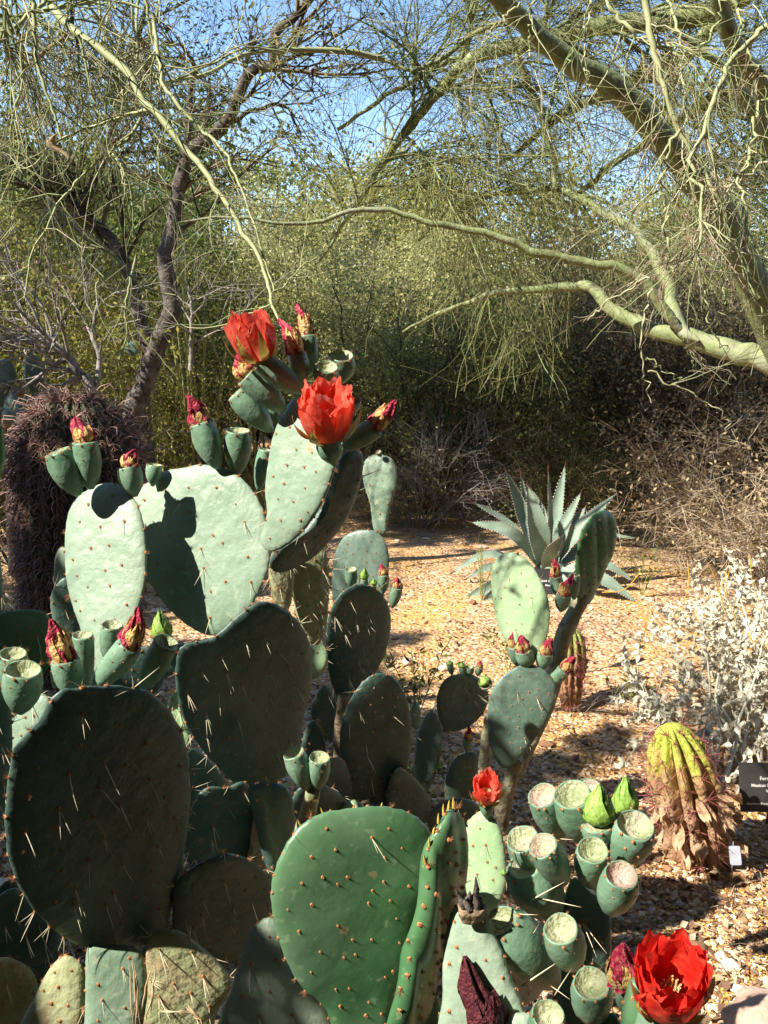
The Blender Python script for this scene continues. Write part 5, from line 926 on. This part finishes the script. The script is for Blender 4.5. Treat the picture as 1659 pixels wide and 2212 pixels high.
Pad(D, R6([(340, 950), (400, 960), (400, 1080), (370, 1180), (280, 1200), (262, 1080), (290, 990)]), 2.5, (.2, -.95, .0), .02, 'pad_mid', .036)
Pad(D, R8([(330, 110), (400, 130), (430, 200), (420, 320), (330, 330), (220, 260), (180, 200), (240, 130)]), 2.35, (.35, -.9, -.1), .022, 'pad_dark', .036, spines=.2)
stem(D, [(1070, 1900), (1080, 1780), (1098, 1700), (1118, 1640)], (2.7, 2.6), (70, 44, 36, 32), 'stalk')
stem(D, [(1105, 1690), (1165, 1570), (1195, 1480), (1212, 1390), (1238, 1330), (1262, 1285)], (2.72, 2.8), (30, 28, 38, 40, 38, 32), 'stalk', areo=14)
stem(D, [(1040, 1800), (1044, 1700), (1050, 1600), (1058, 1540)], (2.66, 2.64), (40, 30, 26, 18), 'stalk'); stem(D, [(915, 1830), (905, 1720)], (2.66, 2.62), (40, 26), 'wood')
for k, (b_, t_, w_, tp, wt, y_) in enumerate([((1140, 1440), (1130, 1404), 38, 'wilt', (1130, 1372), 2.6), ((1170, 1444), (1178, 1410), 34, 'wilt', (1180, 1378), 2.6), ((1118, 1436), (1108, 1396), 26, 'wilt', (1100, 1364), 2.66), ((1188, 1476), (1218, 1446), 34, 'wilt', (1238, 1416), 2.6), ((1212, 1318), (1218, 1284), 34, 'wilt', (1220, 1244), 2.68),
        ((1208, 1290), (1200, 1244), 28, 'wilt', (1200, 1205), 2.72), ((1240, 1292), (1240, 1242), 26, 'cup', None, 2.76), ((976, 1456), (972, 1434), 14, 'bud', (971, 1428), 2.66), ((1002, 1458), (998, 1440), 16, 'bud', (997, 1430), 2.66), ((1016, 1458), (1014, 1440), 18, 'cup', None, 2.66), ((1032, 1458), (1036, 1440), 16, 'wilt', (1037, 1424), 2.66),
        ((1008, 1622), (1011, 1596), 20, 'wilt', (1015, 1566), 2.5), ((1052, 1480), (1048, 1476), 30, 'bud', (1040, 1462), 2.62)]):
    fruit(D, b_, t_, w_, y_, -.01, tp, 120 + k, wt)

# grey pads in the shade behind the barrel
Gp_ = Thing('prickly_pear', 'grey prickly pear in the shade at the left edge above the barrel cactus', 'cactus', (W(50, 900, 4.9)[0], 4.9, 0))
for o_, y_, n_ in [(R3([(130, 310), (180, 340), (195, 400), (180, 460), (130, 480), (105, 400), (108, 340)]), 5.0, (.1, -.95, .1)), (R3([(20, 330), (60, 360), (70, 420), (30, 460), (-30, 440), (-20, 360)]), 4.9, (-.1, -.95, .1)), (R3([(50, 475), (90, 520), (130, 600), (100, 612), (40, 600), (10, 560)]), 4.8, (-.2, -.9, .2)),
                   (R3([(10, 420), (50, 470), (40, 560), (0, 610), (-40, 560), (-30, 450)]), 4.9, (.3, -.9, 0)), (R3([(80, 620), (130, 700), (120, 800), (60, 840), (20, 760), (40, 660)]), 4.9, (.2, -.9, 0)), (R3([(560, 250), (600, 262), (605, 300), (570, 320), (540, 290)]), 5.6, (.1, -.9, 0))]:
    Pad(Gp_, o_, y_, n_, .03, 'pad_mid', .06, edge=False)
stem(Gp_, [(50, 1240), (40, 1080), (70, 980)], (4.9, 4.9), (60, 50, 40), 'wood'); stem(Gp_, [(20, 1000), (20, 900), (40, 840)], (4.95, 4.9), (40, 40, 30), 'wood')

# torn dry fibres hanging on the scarred old pad
for (u, v, du, dv, n) in [(295, 2070, 6, 150, 4), (330, 2090, -20, 120, 3), (345, 2185, 90, 5, 3), (410, 2170, 50, 40, 3)]:
    for k in range(n):
        t = np.linspace(0, 1, 9); uu = u + du * t + np.cumsum(rng.normal(size=9)) * 3 + rng.normal() * 6; vv = v + dv * t + rng.normal(size=9) * 2 + rng.normal() * 8
        P = W(uu, vv, 1.30 - .01 * np.sin(t * 3)); V, F = tubes(P[None], (.0015 * np.sin(t * 3 + .2).clip(.15))[None], 4); A.part('fibre', V, F, [M['string']])
# ------------------------------------------------------------ agave
ag = G(1186, 1268); Yg = ag[1]
AG = Thing('agave', 'blue grey agave with long toothed leaves standing on the sunlit gravel', 'agave', ag)
def AR(x, y): return (975.9 + x * .2614, 975.9 + y * .2614)
def agave_leaf(bx, mid, tip, wpx, yb, ym, yt, seed, fold=.55, face=None):
    B = W(*AR(*bx), Yg + yb); Mi = W(*AR(*mid), Yg + ym); T = W(*AR(*tip), Yg + yt); n = 22
    P = catmull(np.stack([B, Mi, T]), n); Wd = wpx * .2614 / 2 / FPX * Yg; t = np.linspace(0, 1, n)
    wd = Wd * np.interp(t, [0, .12, .4, .6, .8, .93, 1], [.72, .62, 1.0, .88, .50, .19, .012])
    tan = unit(np.gradient(P, axis=0)); 
    up = np.array(face if face is not None else (0, -.75, .65), float); side = unit(np.cross(tan, up)); nn = np.cross(side, tan)
    rr = np.random.default_rng(seed); vs = np.linspace(-1, 1, 9); V = []
    for s_ in (1, -1):
        for v in vs:
            ed = np.abs(v); h = fold * wd * (v * v) + (-.010 * s_ * (1 - ed ** 2) * (1 - t * .8)) * (1 if s_ < 0 else 0) + .0015 * np.sin(t * 30 + v * 4 + seed)
            V.append(P + side * (wd * v)[:, None] + nn * h[:, None])
    V = np.stack(V, 0)  # 18, n, 3
    Vv = V.reshape(-1, 3); F = []
    for k in range(8):
        for i in range(n - 1):
            F.append([k * n + i, k * n + i + 1, (k + 1) * n + i + 1, (k + 1) * n + i]); q = (9 + k) * n; F.append([q + i, q + n + i, q + n + i + 1, q + i + 1])
    lf = AG.part('leaf', Vv, np.array(F), [M['agave']])
    tv, tf = [], []; o = 0
    for v, sg in ((0, -1), (8, 1)):
        E_ = V[v]; m = 26
        for q in range(m):
            tt = .12 + .82 * q / m; i = min(n - 2, int(tt * (n - 1))); f = tt * (n - 1) - i; p = E_[i] * (1 - f) + E_[i + 1] * f; d = unit(side[i] * sg + tan[i] * .25); s_ = .0085 * (.6 + .6 * rr.uniform())
            tv += [p - tan[i] * .005, p + tan[i] * .005, p + d * s_, p + nn[i] * .003]; tf += [[o, o + 1, o + 2], [o, o + 2, o + 3], [o + 1, o + 3, o + 2]]; o += 4
    AG.part('teeth', np.array(tv), np.array(tf), [M['teeth']], lf, smooth=False, kind='stuff')
    V2, F2 = tubes(np.stack([P[-2], P[-1], P[-1] + tan[-1] * .028])[None], np.array([[.004, .0035, .0004]]), 5); AG.part('thorn', V2, F2, [M['thorn']], lf)
LV = [((690, 900), (560, 500), (440, 140), 150, .05, .15, .12, (.5, -.8, .3)), ((720, 900), (625, 560), (568, 180), 110, .08, .2, .2, (.4, -.9, .1)), ((735, 905), (700, 640), (622, 270), 185, -.02, -.10, -.08, (.2, -.95, .1)),
      ((760, 880), (740, 560), (650, 295), 110, .10, .24, .28, (.3, -.9, .2)), ((800, 900), (800, 520), (797, 130), 75, .0, .02, .03, (.75, -.7, 0)), ((830, 900), (860, 540), (940, 100), 120, .05, .15, .18, (-.3, -.9, .2)),
      ((860, 900), (930, 640), (1073, 328), 120, -.02, .0, .0, (-.6, -.7, .3)), ((870, 900), (980, 660), (1110, 452), 120, .08, .18, .22, (-.5, -.7, .5)), ((880, 910), (1080, 640), (1365, 342), 150, .0, -.05, -.05, (-.55, -.5, .6)),
      ((700, 930), (470, 620), (165, 412), 110, .12, .2, .15, (.3, -.5, .8)), ((720, 950), (480, 680), (150, 580), 130, -.02, -.12, -.10, (.45, -.75, .5)), ((640, 950), (300, 860), (0, 1000), 90, .0, -.02, -.05, (0, -.5, .85)),
      ((640, 980), (330, 960), (120, 1050), 80, -.05, -.15, -.2, (.1, -.6, .8)), ((680, 1000), (330, 1130), (60, 1235), 110, -.1, -.25, -.3, (.1, -.7, .7)), ((700, 1020), (380, 1180), (200, 1345), 120, -.15, -.35, -.42, (.2, -.7, .7)),
      ((760, 950), (800, 830), (915, 695), 150, -.10, -.22, -.20, (.35, -.9, -.1)), ((900, 930), (1200, 720), (1540, 715), 95, .1, .2, .2, (-.2, -.4, .9)), ((900, 970), (1230, 940), (1515, 1075), 110, -.02, -.1, -.12, (0, -.5, .85)),
      ((900, 1000), (1220, 1060), (1540, 1250), 130, -.1, -.25, -.3, (-.1, -.6, .8)), ((880, 940), (1000, 860), (1110, 760), 120, .0, .02, .05, (-.3, -.6, .7)), ((860, 1010), (1000, 1180), (1120, 1300), 120, -.15, -.35, -.4, (-.2, -.8, .6)),
      ((740, 900), (640, 800), (600, 745), 100, .15, .35, .4, (0, -.4, .9)), ((860, 900), (900, 780), (950, 700), 90, .2, .4, .45, (0, -.3, .9))]
for k, (b_, m_, t_, w_, y0, y1, y2, fc) in enumerate(LV): agave_leaf(b_, m_, t_, w_, y0, y1, y2, k, face=fc)
V, F = revolve(ag + [0, 0, -.02], (0, 0, 1), [(.10, 0), (.11, .08), (.08, .16), (.03, .22)], 16, .05, 2); AG.part('core', V, F, [M['agave']])

# ------------------------------------------------------------ plant labels
def sign(name, label, corners, Y, lines, post, rot=0.0, cat='sign'):
    (u0, v0), (u1, v1) = corners; A0 = W(u0, v0, Y); B0 = W(u1, v1, Y); w_ = B0[0] - A0[0]; h_ = A0[2] - B0[2]; c = (A0 + B0) / 2
    th = Thing(name, label, cat, (c[0], c[1], 0)); tl = R(-18); Rm = Matrix.Rotation(rot, 3, 'Z') @ Matrix.Rotation(R(90) + tl, 3, 'X')
    Rn = np.array(Rm); t = .004; x, y = w_ / 2, h_ / 2; cr = .004
    out = []
    for (sx, sy, a0) in ((1, 1, 0), (-1, 1, 90), (-1, -1, 180), (1, -1, 270)):
        for a in (0, 30, 60, 90): out.append((sx * (x - cr) + cr * math.cos(R(a0 + a)), sy * (y - cr) + cr * math.sin(R(a0 + a))))
    out = np.array(out); n = len(out); V = np.concatenate([np.c_[out, np.full(n, t / 2)], np.c_[out, np.full(n, -t / 2)]]) @ Rn.T + c
    j = np.arange(n); jn = (j + 1) % n
    pl = th.part('plate', V, [np.stack([j, j + n, jn + n, jn], -1), j[None], (j + n)[None, ::-1]], [M['sign']], smooth=False)
    for (txt, size, ox, oy, al) in lines:
        cu = bpy.data.curves.new('lettering', 'FONT'); cu.body = txt; cu.size = size; cu.align_x = al; cu.extrude = .0003; cu.materials.append(M['sign_text']); cu.offset = size * .012
        o = bpy.data.objects.new('lettering', cu); COL.objects.link(o); bpy.context.view_layer.update()
        me = bpy.data.meshes.new_from_object(o); bpy.data.objects.remove(o); me.name = 'lettering'
        P = np.array([v.co[:] for v in me.vertices]); P = (P + np.array([ox, oy, t / 2 + .0006])) @ Rn.T + c - th.loc
        me.vertices.foreach_set('co', P.astype(np.float32).ravel()); me.update(); link('lettering', me, pl)
    if post:
        p0 = c + Rn @ np.array([0, -y * .2, -t]); g_ = np.array([c[0] + post, c[1] + .05, gz(c[0], c[1]) - .02])
        V = []; 
        for p in (p0, g_): V += [p + [-.008, .002, 0], p + [.008, .002, 0], p + [.008, .006, 0], p + [-.008, .006, 0]]
        F = np.array([[0, 1, 5, 4], [1, 2, 6, 5], [2, 3, 7, 6], [3, 0, 4, 7], [0, 3, 2, 1], [4, 5, 6, 7]]); th.part('stake', np.array(V), F, [M['stake']], smooth=False)
    return th
sign('plant_sign', 'small dark plant label with white lettering at the foot of the agave', ((1152, 1229), (1208, 1283)), 3.9, [('Agave sobria', .0165, .006, -.002, 'CENTER'), ('Mezcal', .0125, .012, -.020, 'CENTER'), ('•', .012, .024, .026, 'CENTER')], .004)
sign('plant_sign', 'dark plant sign with faint white lettering cut off by the right edge', ((1601, 1652), (1745, 1748)), 2.72, [('Ferocactus', .0155, -.045, .021, 'LEFT'), ('Mexican F', .0135, -.072, .001, 'LEFT'), ('Species', .0100, -.028, -.014, 'LEFT'), ('Northern Mexico', .0100, -.088, -.052, 'LEFT')], .01)
def tag_():
    A0 = W(1574, 1830, 2.42); c = (W(1588, 1848, 2.42)); c[2] = max(c[2], .04); th = Thing('name_tag', 'small blank pale metal tag standing in the shaded gravel', 'tag', (c[0], c[1], 0))
    x, y, t = .0155, .025, .0012; out = []
    for (sx, sy, a0) in ((1, 1, 0), (-1, 1, 90), (-1, -1, 180), (1, -1, 270)):
        for a in (0, 45, 90): out.append((sx * (x - .004) + .004 * math.cos(R(a0 + a)), sy * (y - .004) + .004 * math.sin(R(a0 + a))))
    out = np.array(out); n = len(out); Rn = np.array(Matrix.Rotation(R(62), 3, 'X')); V = np.concatenate([np.c_[out, np.full(n, t)], np.c_[out, np.full(n, -t)]]) @ Rn.T + c; j = np.arange(n); jn = (j + 1) % n
    th.part('plate', V, [np.stack([j, j + n, jn + n, jn], -1), j[None], (j + n)[None, ::-1]], [M['tag']], smooth=False)
    V, F = tubes(np.stack([c + [0, .02, .03], c + [0, .015, -.01], c + [0, .015, -.07]])[None], np.full((1, 3), .0012), 6); th.part('wire', V, F, [M['tag']])
tag_()

# ------------------------------------------------------------ barrel cacti
def barrel(name, label, base, axis, H, Rr, ribs, rows, mt, spm, slen, nspi, hook=.0, depth=.22, dome=.35, seed=0, decay=0, arc=None, sr=.0011, flip=False):
    r = np.random.default_rng(seed); x, y, z = frame_of(axis); th = Thing(name, label, 'cactus', base); S = ribs * 6; K = 34; T = np.arange(S) * 2 * np.pi / S; V = []
    t = np.linspace(0, 1, K); rad = Rr * np.where(t < 1 - dome, .80 + .20 * np.sin(np.clip(t / (1 - dome), 0, 1) * 1.57), np.sqrt(np.clip(1 - ((t - (1 - dome)) / dome) ** 2 * .985, 0, 1)))
    if decay: rad = rad * (1 - decay * np.clip(.62 - t, 0, 1) ** 1.2)
    rib = np.abs(np.sin(T * ribs / 2))
    for k in range(K):
        q = rad[k] * (1 - depth * (1 - rib) ** 1.3 + .010 * r.normal(size=S))
        if decay and t[k] < .6: q = q * (1 + .10 * np.sin(T * 3 + t[k] * 9) + .09 * r.normal(size=S))
        V.append(base + x * (q * np.cos(T))[:, None] + y * (q * np.sin(T))[:, None] + z * (t[k] * H))
    V = np.concatenate(V); j = np.arange(S); jn = (j + 1) % S; F = np.concatenate([np.stack([k * S + j, k * S + jn, (k + 1) * S + jn, (k + 1) * S + j], -1) for k in range(K - 1)])
    body = th.part('body', V, [F, j[None] + (K - 1) * S], [M[mt]])
    stars = []
    for q in range(4):
        Vs, Fs = [], []; 
        P = []; 
        for s_ in range(nspi):
            a = s_ * 6.283 / nspi + r.normal() * .2; el = r.uniform(.25, .8); d = np.array([math.cos(a) * math.cos(el), math.sin(a) * math.cos(el), math.sin(el)]); L = r.uniform(.6, 1.15); hk = hook * r.uniform(.3, 1.2)
            P.append([d * 0, d * L * .4, d * L * .75 + [0, -hk * .15, .0], d * L * .98 + [0, -hk * .45, -.05 * hk]])
        if hook: P += [[np.zeros(3), np.array([.0, .0, .7]), np.array([.03, -.25 * hook, 1.15]), np.array([.0, -.6 * hook, 1.0])]]
        V_, F_ = tubes(np.array(P), np.array([1.0, .8, .6, .1])[None] * sr / slen * np.ones((len(P), 1)), 3); stars.append(make_mesh('spine_cluster', V_, F_, [M[spm]]))
    for i in range(ribs):
        a = (i + .5) * 2 * np.pi / ribs; dd = x * math.cos(a) + y * math.sin(a)
        if dd[1] > .35: continue
        for k in range(rows):
            tt = (k + .5 + .3 * (i % 2)) / rows
            if decay and tt < .5 and r.uniform() < .45: continue
            q = np.interp(tt, t, rad); q2 = np.interp(tt + .02, t, rad); sl = (q - q2) / (.02 * H); nd = unit(dd + z * min(sl, 3)); p = base + dd * q + z * tt * H
            m = Vector(nd).to_track_quat('Z', 'Y'); th.inst('spine_cluster', stars[r.integers(4)], p, nd, slen * r.uniform(.8, 1.15), body, r.uniform(-.3, .3))
    return th
b = W(180, 1400, 4.0); b[2] = 0
barrel('barrel_cactus', 'tall barrel cactus densely covered in reddish spines behind the left pads', b, (.03, 0, 1), 1.22, .25, 22, 22, 'barrel', 'barrel_spine', .075, 20, 1.0, .25, .26, 3, sr=.0024)
def decaymat(name, tz, top, mid, low):
    m = bpy.data.materials.new(name); m.use_nodes = True; n = m.node_tree.nodes; l = m.node_tree.links; bs = n['Principled BSDF']; tc = n.new('ShaderNodeTexCoord'); sx = n.new('ShaderNodeSeparateXYZ'); l.new(tc.outputs['Object'], sx.inputs[0])
    nz = n.new('ShaderNodeTexNoise'); nz.inputs['Scale'].default_value = 22; nz.inputs['Detail'].default_value = 6; l.new(tc.outputs['Object'], nz.inputs['Vector'])
    mr = n.new('ShaderNodeMapRange'); mr.inputs[1].default_value = 0; mr.inputs[2].default_value = tz; l.new(sx.outputs[2], mr.inputs[0])
    sb = n.new('ShaderNodeMath'); sb.operation = 'MULTIPLY_ADD'; l.new(nz.outputs[0], sb.inputs[0]); sb.inputs[1].default_value = .6; l.new(mr.outputs[0], sb.inputs[2])
    cr = n.new('ShaderNodeValToRGB'); e = cr.color_ramp.elements; e[0].position = .66; e[0].color = (*low, 1); e[1].position = 1.0; e[1].color = (*top, 1); q = e.new(.82); q.color = (*mid, 1); q = e.new(.92); q.color = (*top, 1)
    l.new(sb.outputs[0], cr.inputs[0]); l.new(cr.outputs[0], bs.inputs['Base Color']); bs.inputs['Roughness'].default_value = .7
    b = n.new('ShaderNodeBump'); b.inputs['Strength'].default_value = .9; n2 = n.new('ShaderNodeTexNoise'); n2.inputs['Scale'].default_value = 70; n2.inputs['Detail'].default_value = 6; l.new(tc.outputs['Object'], n2.inputs[0]); l.new(n2.outputs[0], b.inputs['Height']); b.inputs['Distance'].default_value = .01; l.new(b.outputs[0], bs.inputs['Normal'])
    M[name] = m
decaymat('dying_skin', .60, (.40, .45, .06), (.48, .36, .10), (.38, .22, .13)); decaymat('dying_skin_small', .46, (.30, .34, .08), (.36, .25, .10), (.36, .20, .12))
b = G(1512, 1840); t_ = W(1450, 1556, b[1] - .02); DB, DT = b, t_
dy_ = barrel('barrel_cactus', 'dying barrel cactus, yellow green on top with brown peeling skin below, leaning left', b + [0, 0, -.02], unit(t_ - b), np.linalg.norm(t_ - b) * 1.02, .098, 11, 7, 'dying_skin', 'red_spine', .044, 9, .3, .5, .45, 5, decay=-.05, sr=.0009)
b = G(1234, 1520); t_ = W(1234, 1342, b[1])
barrel('barrel_cactus', 'withered barrel cactus half hidden by the woody cactus stalk', b + [0, 0, -.02], unit(t_ - b), np.linalg.norm(t_ - b), .060, 12, 8, 'dying_skin_small', 'red_spine', .036, 8, .3, .4, .3, 6, decay=.5, sr=.0008)
# tatters of peeling skin
def peel(th, b, t_, Rr):
    ax = unit(t_ - b); H = np.linalg.norm(t_ - b); x, y, z = frame_of(ax); r = np.random.default_rng(9)
    for k in range(26):
        h = r.uniform(.16, .58) * H; L = r.uniform(.035, .08); a = r.uniform(0, 6.28); f = r.uniform(1.06, 1.5)
        V, F = petal_surf(b + ax * h, (x, -y, -z), a, r.uniform(.008, .020), L, (lambda s, f=f, L=L: (Rr * (.92 + (f - .92) * s ** 2.2), L * s)), .004, 0, 900 + k, 0, 8, 5, notch=.25)
        th.part('peeling_skin', V, F, [M['peel']])
peel(dy_, DB, DT, .098)

# ------------------------------------------------------------ silver leaved bush
bb = G(1590, 1650); BB = Thing('brittlebush', 'silvery white leaved bush sprawling over the gravel at the right edge', 'shrub', bb)
def leafmesh(seed):
    r = np.random.default_rng(seed); n, m = 8, 5; s = np.linspace(0, 1, n); v = np.linspace(-1, 1, m); S_, Vv = np.meshgrid(s, v, indexing='ij'); wd = .34 * np.sin(np.pi * S_ ** .62) ** .9 * (1 - .25 * S_)
    Z = S_ ; X = Vv * wd; Yy = np.abs(Vv) * wd * r.uniform(.2, .7) + r.uniform(-.25, .35) * S_ ** 2 + .05 * np.sin(S_ * 6 + Vv * 3 + seed)
    i = np.arange(n - 1)[:, None] * m + np.arange(m - 1); return np.stack([X, Yy, Z], -1).reshape(-1, 3), np.stack([i, i + 1, i + m + 1, i + m], -1).reshape(-1, 4)
LM = [make_mesh('leaf', *leafmesh(k), [M['leaf_white']]) for k in range(6)]
def brittle():
    P = []
    ends = [(1360, 1420), (1400, 1330), (1450, 1290), (1500, 1250), (1560, 1220), (1600, 1210), (1640, 1230), (1700, 1250), (1380, 1500), (1420, 1480), (1470, 1440), (1520, 1400), (1580, 1380), (1640, 1380), (1700, 1400), (1440, 1380), (1500, 1500), (1560, 1480), (1620, 1460), (1340, 1460), (1700, 1520), (1480, 1570), (1540, 1560), (1600, 1550), (1530, 1310), (1590, 1300), (1650, 1310), (1480, 1340), (1720, 1330), (1760, 1480), (1390, 1560), (1660, 1580)]
    for (u, v) in ends:
        t = rng.uniform(.02, .30); y = bb[1] + (1700 - v) / 450 * .75 * rng.uniform(.6, 1.15); v += 25; g = G(u, v + rng.uniform(20, 120)); y = min(g[1], y + .3); e = W(u, v, y)
        e[2] = max(e[2], .03); s = bb + rng.normal(size=3) * [.12, .15, 0]; s[2] = 0
        m = s * .5 + e * .5 + [0, 0, .06]; P.append(resample([s, m, e], 10, .01))
    P = np.stack(P); Rd = np.linspace(.006, .002, 10)[None].repeat(len(P), 0)
    q0 = sprout(P, Rd, 190, .3, 1, (.10, .28), (20, 65), -.03, .15, 6, (.6, .4), .0012)
    q0[0][:, :, 2] = np.maximum(q0[0][:, :, 2], .015)
    V, F = merge([tubes(P, Rd, 5), tubes(*q0, 4)]); BB.part('stems', V, F, [M['leaf_white']])
    n = 3600; C = np.concatenate([along(q0[0], n, .15), along(P, 500, .4)]); n = len(C); r = rng
    u, v = uv(C); dist = np.linalg.norm(C - CAM, axis=1); inv = (u > 1250) & (u < 1720) ; order = np.argsort(dist + 5 * ~inv)
    VV, FF, o = [], [], 0; base_ = [leafmesh(k) for k in range(6)]
    for c_, i in enumerate(order):
        d = unit(r.normal(size=3) + np.array([-.1, -.1, .5])); L = r.uniform(.016, .038)
        if c_ < 300: BB.inst('leaf', LM[c_ % 6], C[i], d, L, None, r.uniform(0, 6))
        else:
            x, y, z = frame_of(d); a = r.uniform(0, 6); X = x * math.cos(a) + y * math.sin(a); Y2 = np.cross(z, X); lv, lf = base_[c_ % 6]
            VV.append(C[i] + (lv[:, :1] * X + lv[:, 1:2] * Y2 + lv[:, 2:] * z) * L); FF.append(lf + o); o += len(lv)
    BB.part('foliage', np.concatenate(VV), np.concatenate(FF), [M['leaf_white']], kind='stuff')
    fs = []
    for (u0, v0, u1, v1, y) in [(1476, 1300, 1485, 1210, 3.6), (1565, 1320, 1530, 1215, 3.7), (1590, 1340, 1578, 1225, 3.7), (1545, 1290, 1575, 1215, 3.7), (1640, 1300, 1620, 1200, 3.7), (1300, 1280, 1380, 1240, 3.9), (1380, 1400, 1395, 1330, 3.5)]:
        p, q = W(u0, v0, y), W(u1, v1, y); fs.append(resample([p, (p + q) / 2 + rng.normal(size=3) * .01, q], 6))
    for q in fs: V, F = tubes(q[None], np.full((1, 6), .0018), 4); BB.part('flower_stalk', V, F, [M['flower_yellow']])
brittle()
# a sprig of the same kind of bush, right of the agave, and silver leaves on a bare branch
def sprig(name, label, u, v, Y, h, n, leafm, ls, lean=(0, 0), flw=None):
    g = G(u, v); b = np.array([g[0], g[1], gz(g[0], g[1])]); th = Thing(name, label, 'plant', b); P = []
    for k in range(n):
        e = b + [rng.normal() * h * .35 + lean[0], rng.normal() * h * .3 + lean[1], h * rng.uniform(.6, 1)]; P.append(resample([b, (b + e) / 2 + [0, 0, h * .08], e], 7, .004))
    P = np.stack(P); Rd = np.linspace(.0025, .0012, 7)[None].repeat(n, 0); q = sprout(P, Rd, n * 5, .2, 1, (h * .12, h * .4), (20, 60), -.02, .15, 5, (.7, .4), .0009)
    V, F = merge([tubes(P, Rd, 4), tubes(*q)]); th.part('stems', V, F, [M['pv_dry' if 'dry' in leafm or 'white' in leafm else 'pv_twig']])
    V, F = leaves(np.concatenate([along(q[0], n * 16, .1), along(P, n * 8, .2)]), ls, .3, .5); th.part('foliage', V, F, [M[leafm]], kind='stuff')
    if flw: V, F = leaves(P[:, -1].repeat(3, 0), .016, 1.0, 0, .004); th.part('blossoms', V, F, [M[flw]])
sprig('seedling', 'upright green sprig just right of the agave leaves', 1386, 1290, 5, .32, 4, 'leaf_dark', .03)
sprig('seedling', 'low green sprig beside the bright pad, left of the agave', 1040, 1310, 5, .34, 6, 'leaf_yellow', .012)
sprig('seedling', 'green sprig on the gravel between the two lit pads', 1105, 1460, 4, .22, 7, 'leaf_dark', .03)
sprig('seedling', 'narrow leaved green weed growing between the middle pads', 900, 1560, 3, .34, 6, 'leaf_dark', .035)
sprig('seedling', 'small green weed under the silver bush', 1365, 1510, 3, .10, 8, 'leaf_olive', .03)
sprig('seedling', 'dark green weed at the foot of the middle cactus', 880, 1760, 3, .26, 12, 'leaf_dark', .035)
sprig('seedling', 'tiny weed on the sunlit gravel far right of the agave', 1432, 1148, 3, .10, 5, 'leaf_dark', .02)
sprig('flowering_weed', 'thin stalks with small yellow flowers at the right edge', 1655, 1140, 3, .30, 7, 'leaf_yellow', .012, flw='flower_yellow')
sprig('flowering_weed', 'dry orange stalk standing beside the lower agave leaf', 1352, 1275, 3, .22, 3, 'leaf_brown', .02, flw='flower_yellow')
sprig('silver_sprig', 'silver leaved branch sprawling beside the dark shrub right of the agave', 1375, 1085, 3, .42, 6, 'leaf_white', .035, lean=(.25, 0))
def debris():
    g = G(1235, 1525); n = 60; p = g + rng.normal(size=(n, 3)) * [.14, .08, 0] + [.04, .02, .01]; a = rng.uniform(0, 6.28, n); d = np.stack([np.cos(a), np.sin(a), rng.uniform(0, .7, n)], -1) * rng.uniform(.05, .16, (n, 1))
    P = np.stack([p, p + d * .5 + rng.normal(size=(n, 3)) * .01, p + d], 1); P[:, :, 2] = np.maximum(P[:, :, 2], .006); V, F = tubes(P, np.full((n, 3), .0013)); link('dead_roots', make_mesh('dead_roots', V, F, [M['bark_grey']]), kind='stuff', label='tangle of dead roots at the foot of the withered barrel cactus', category='debris')
debris()
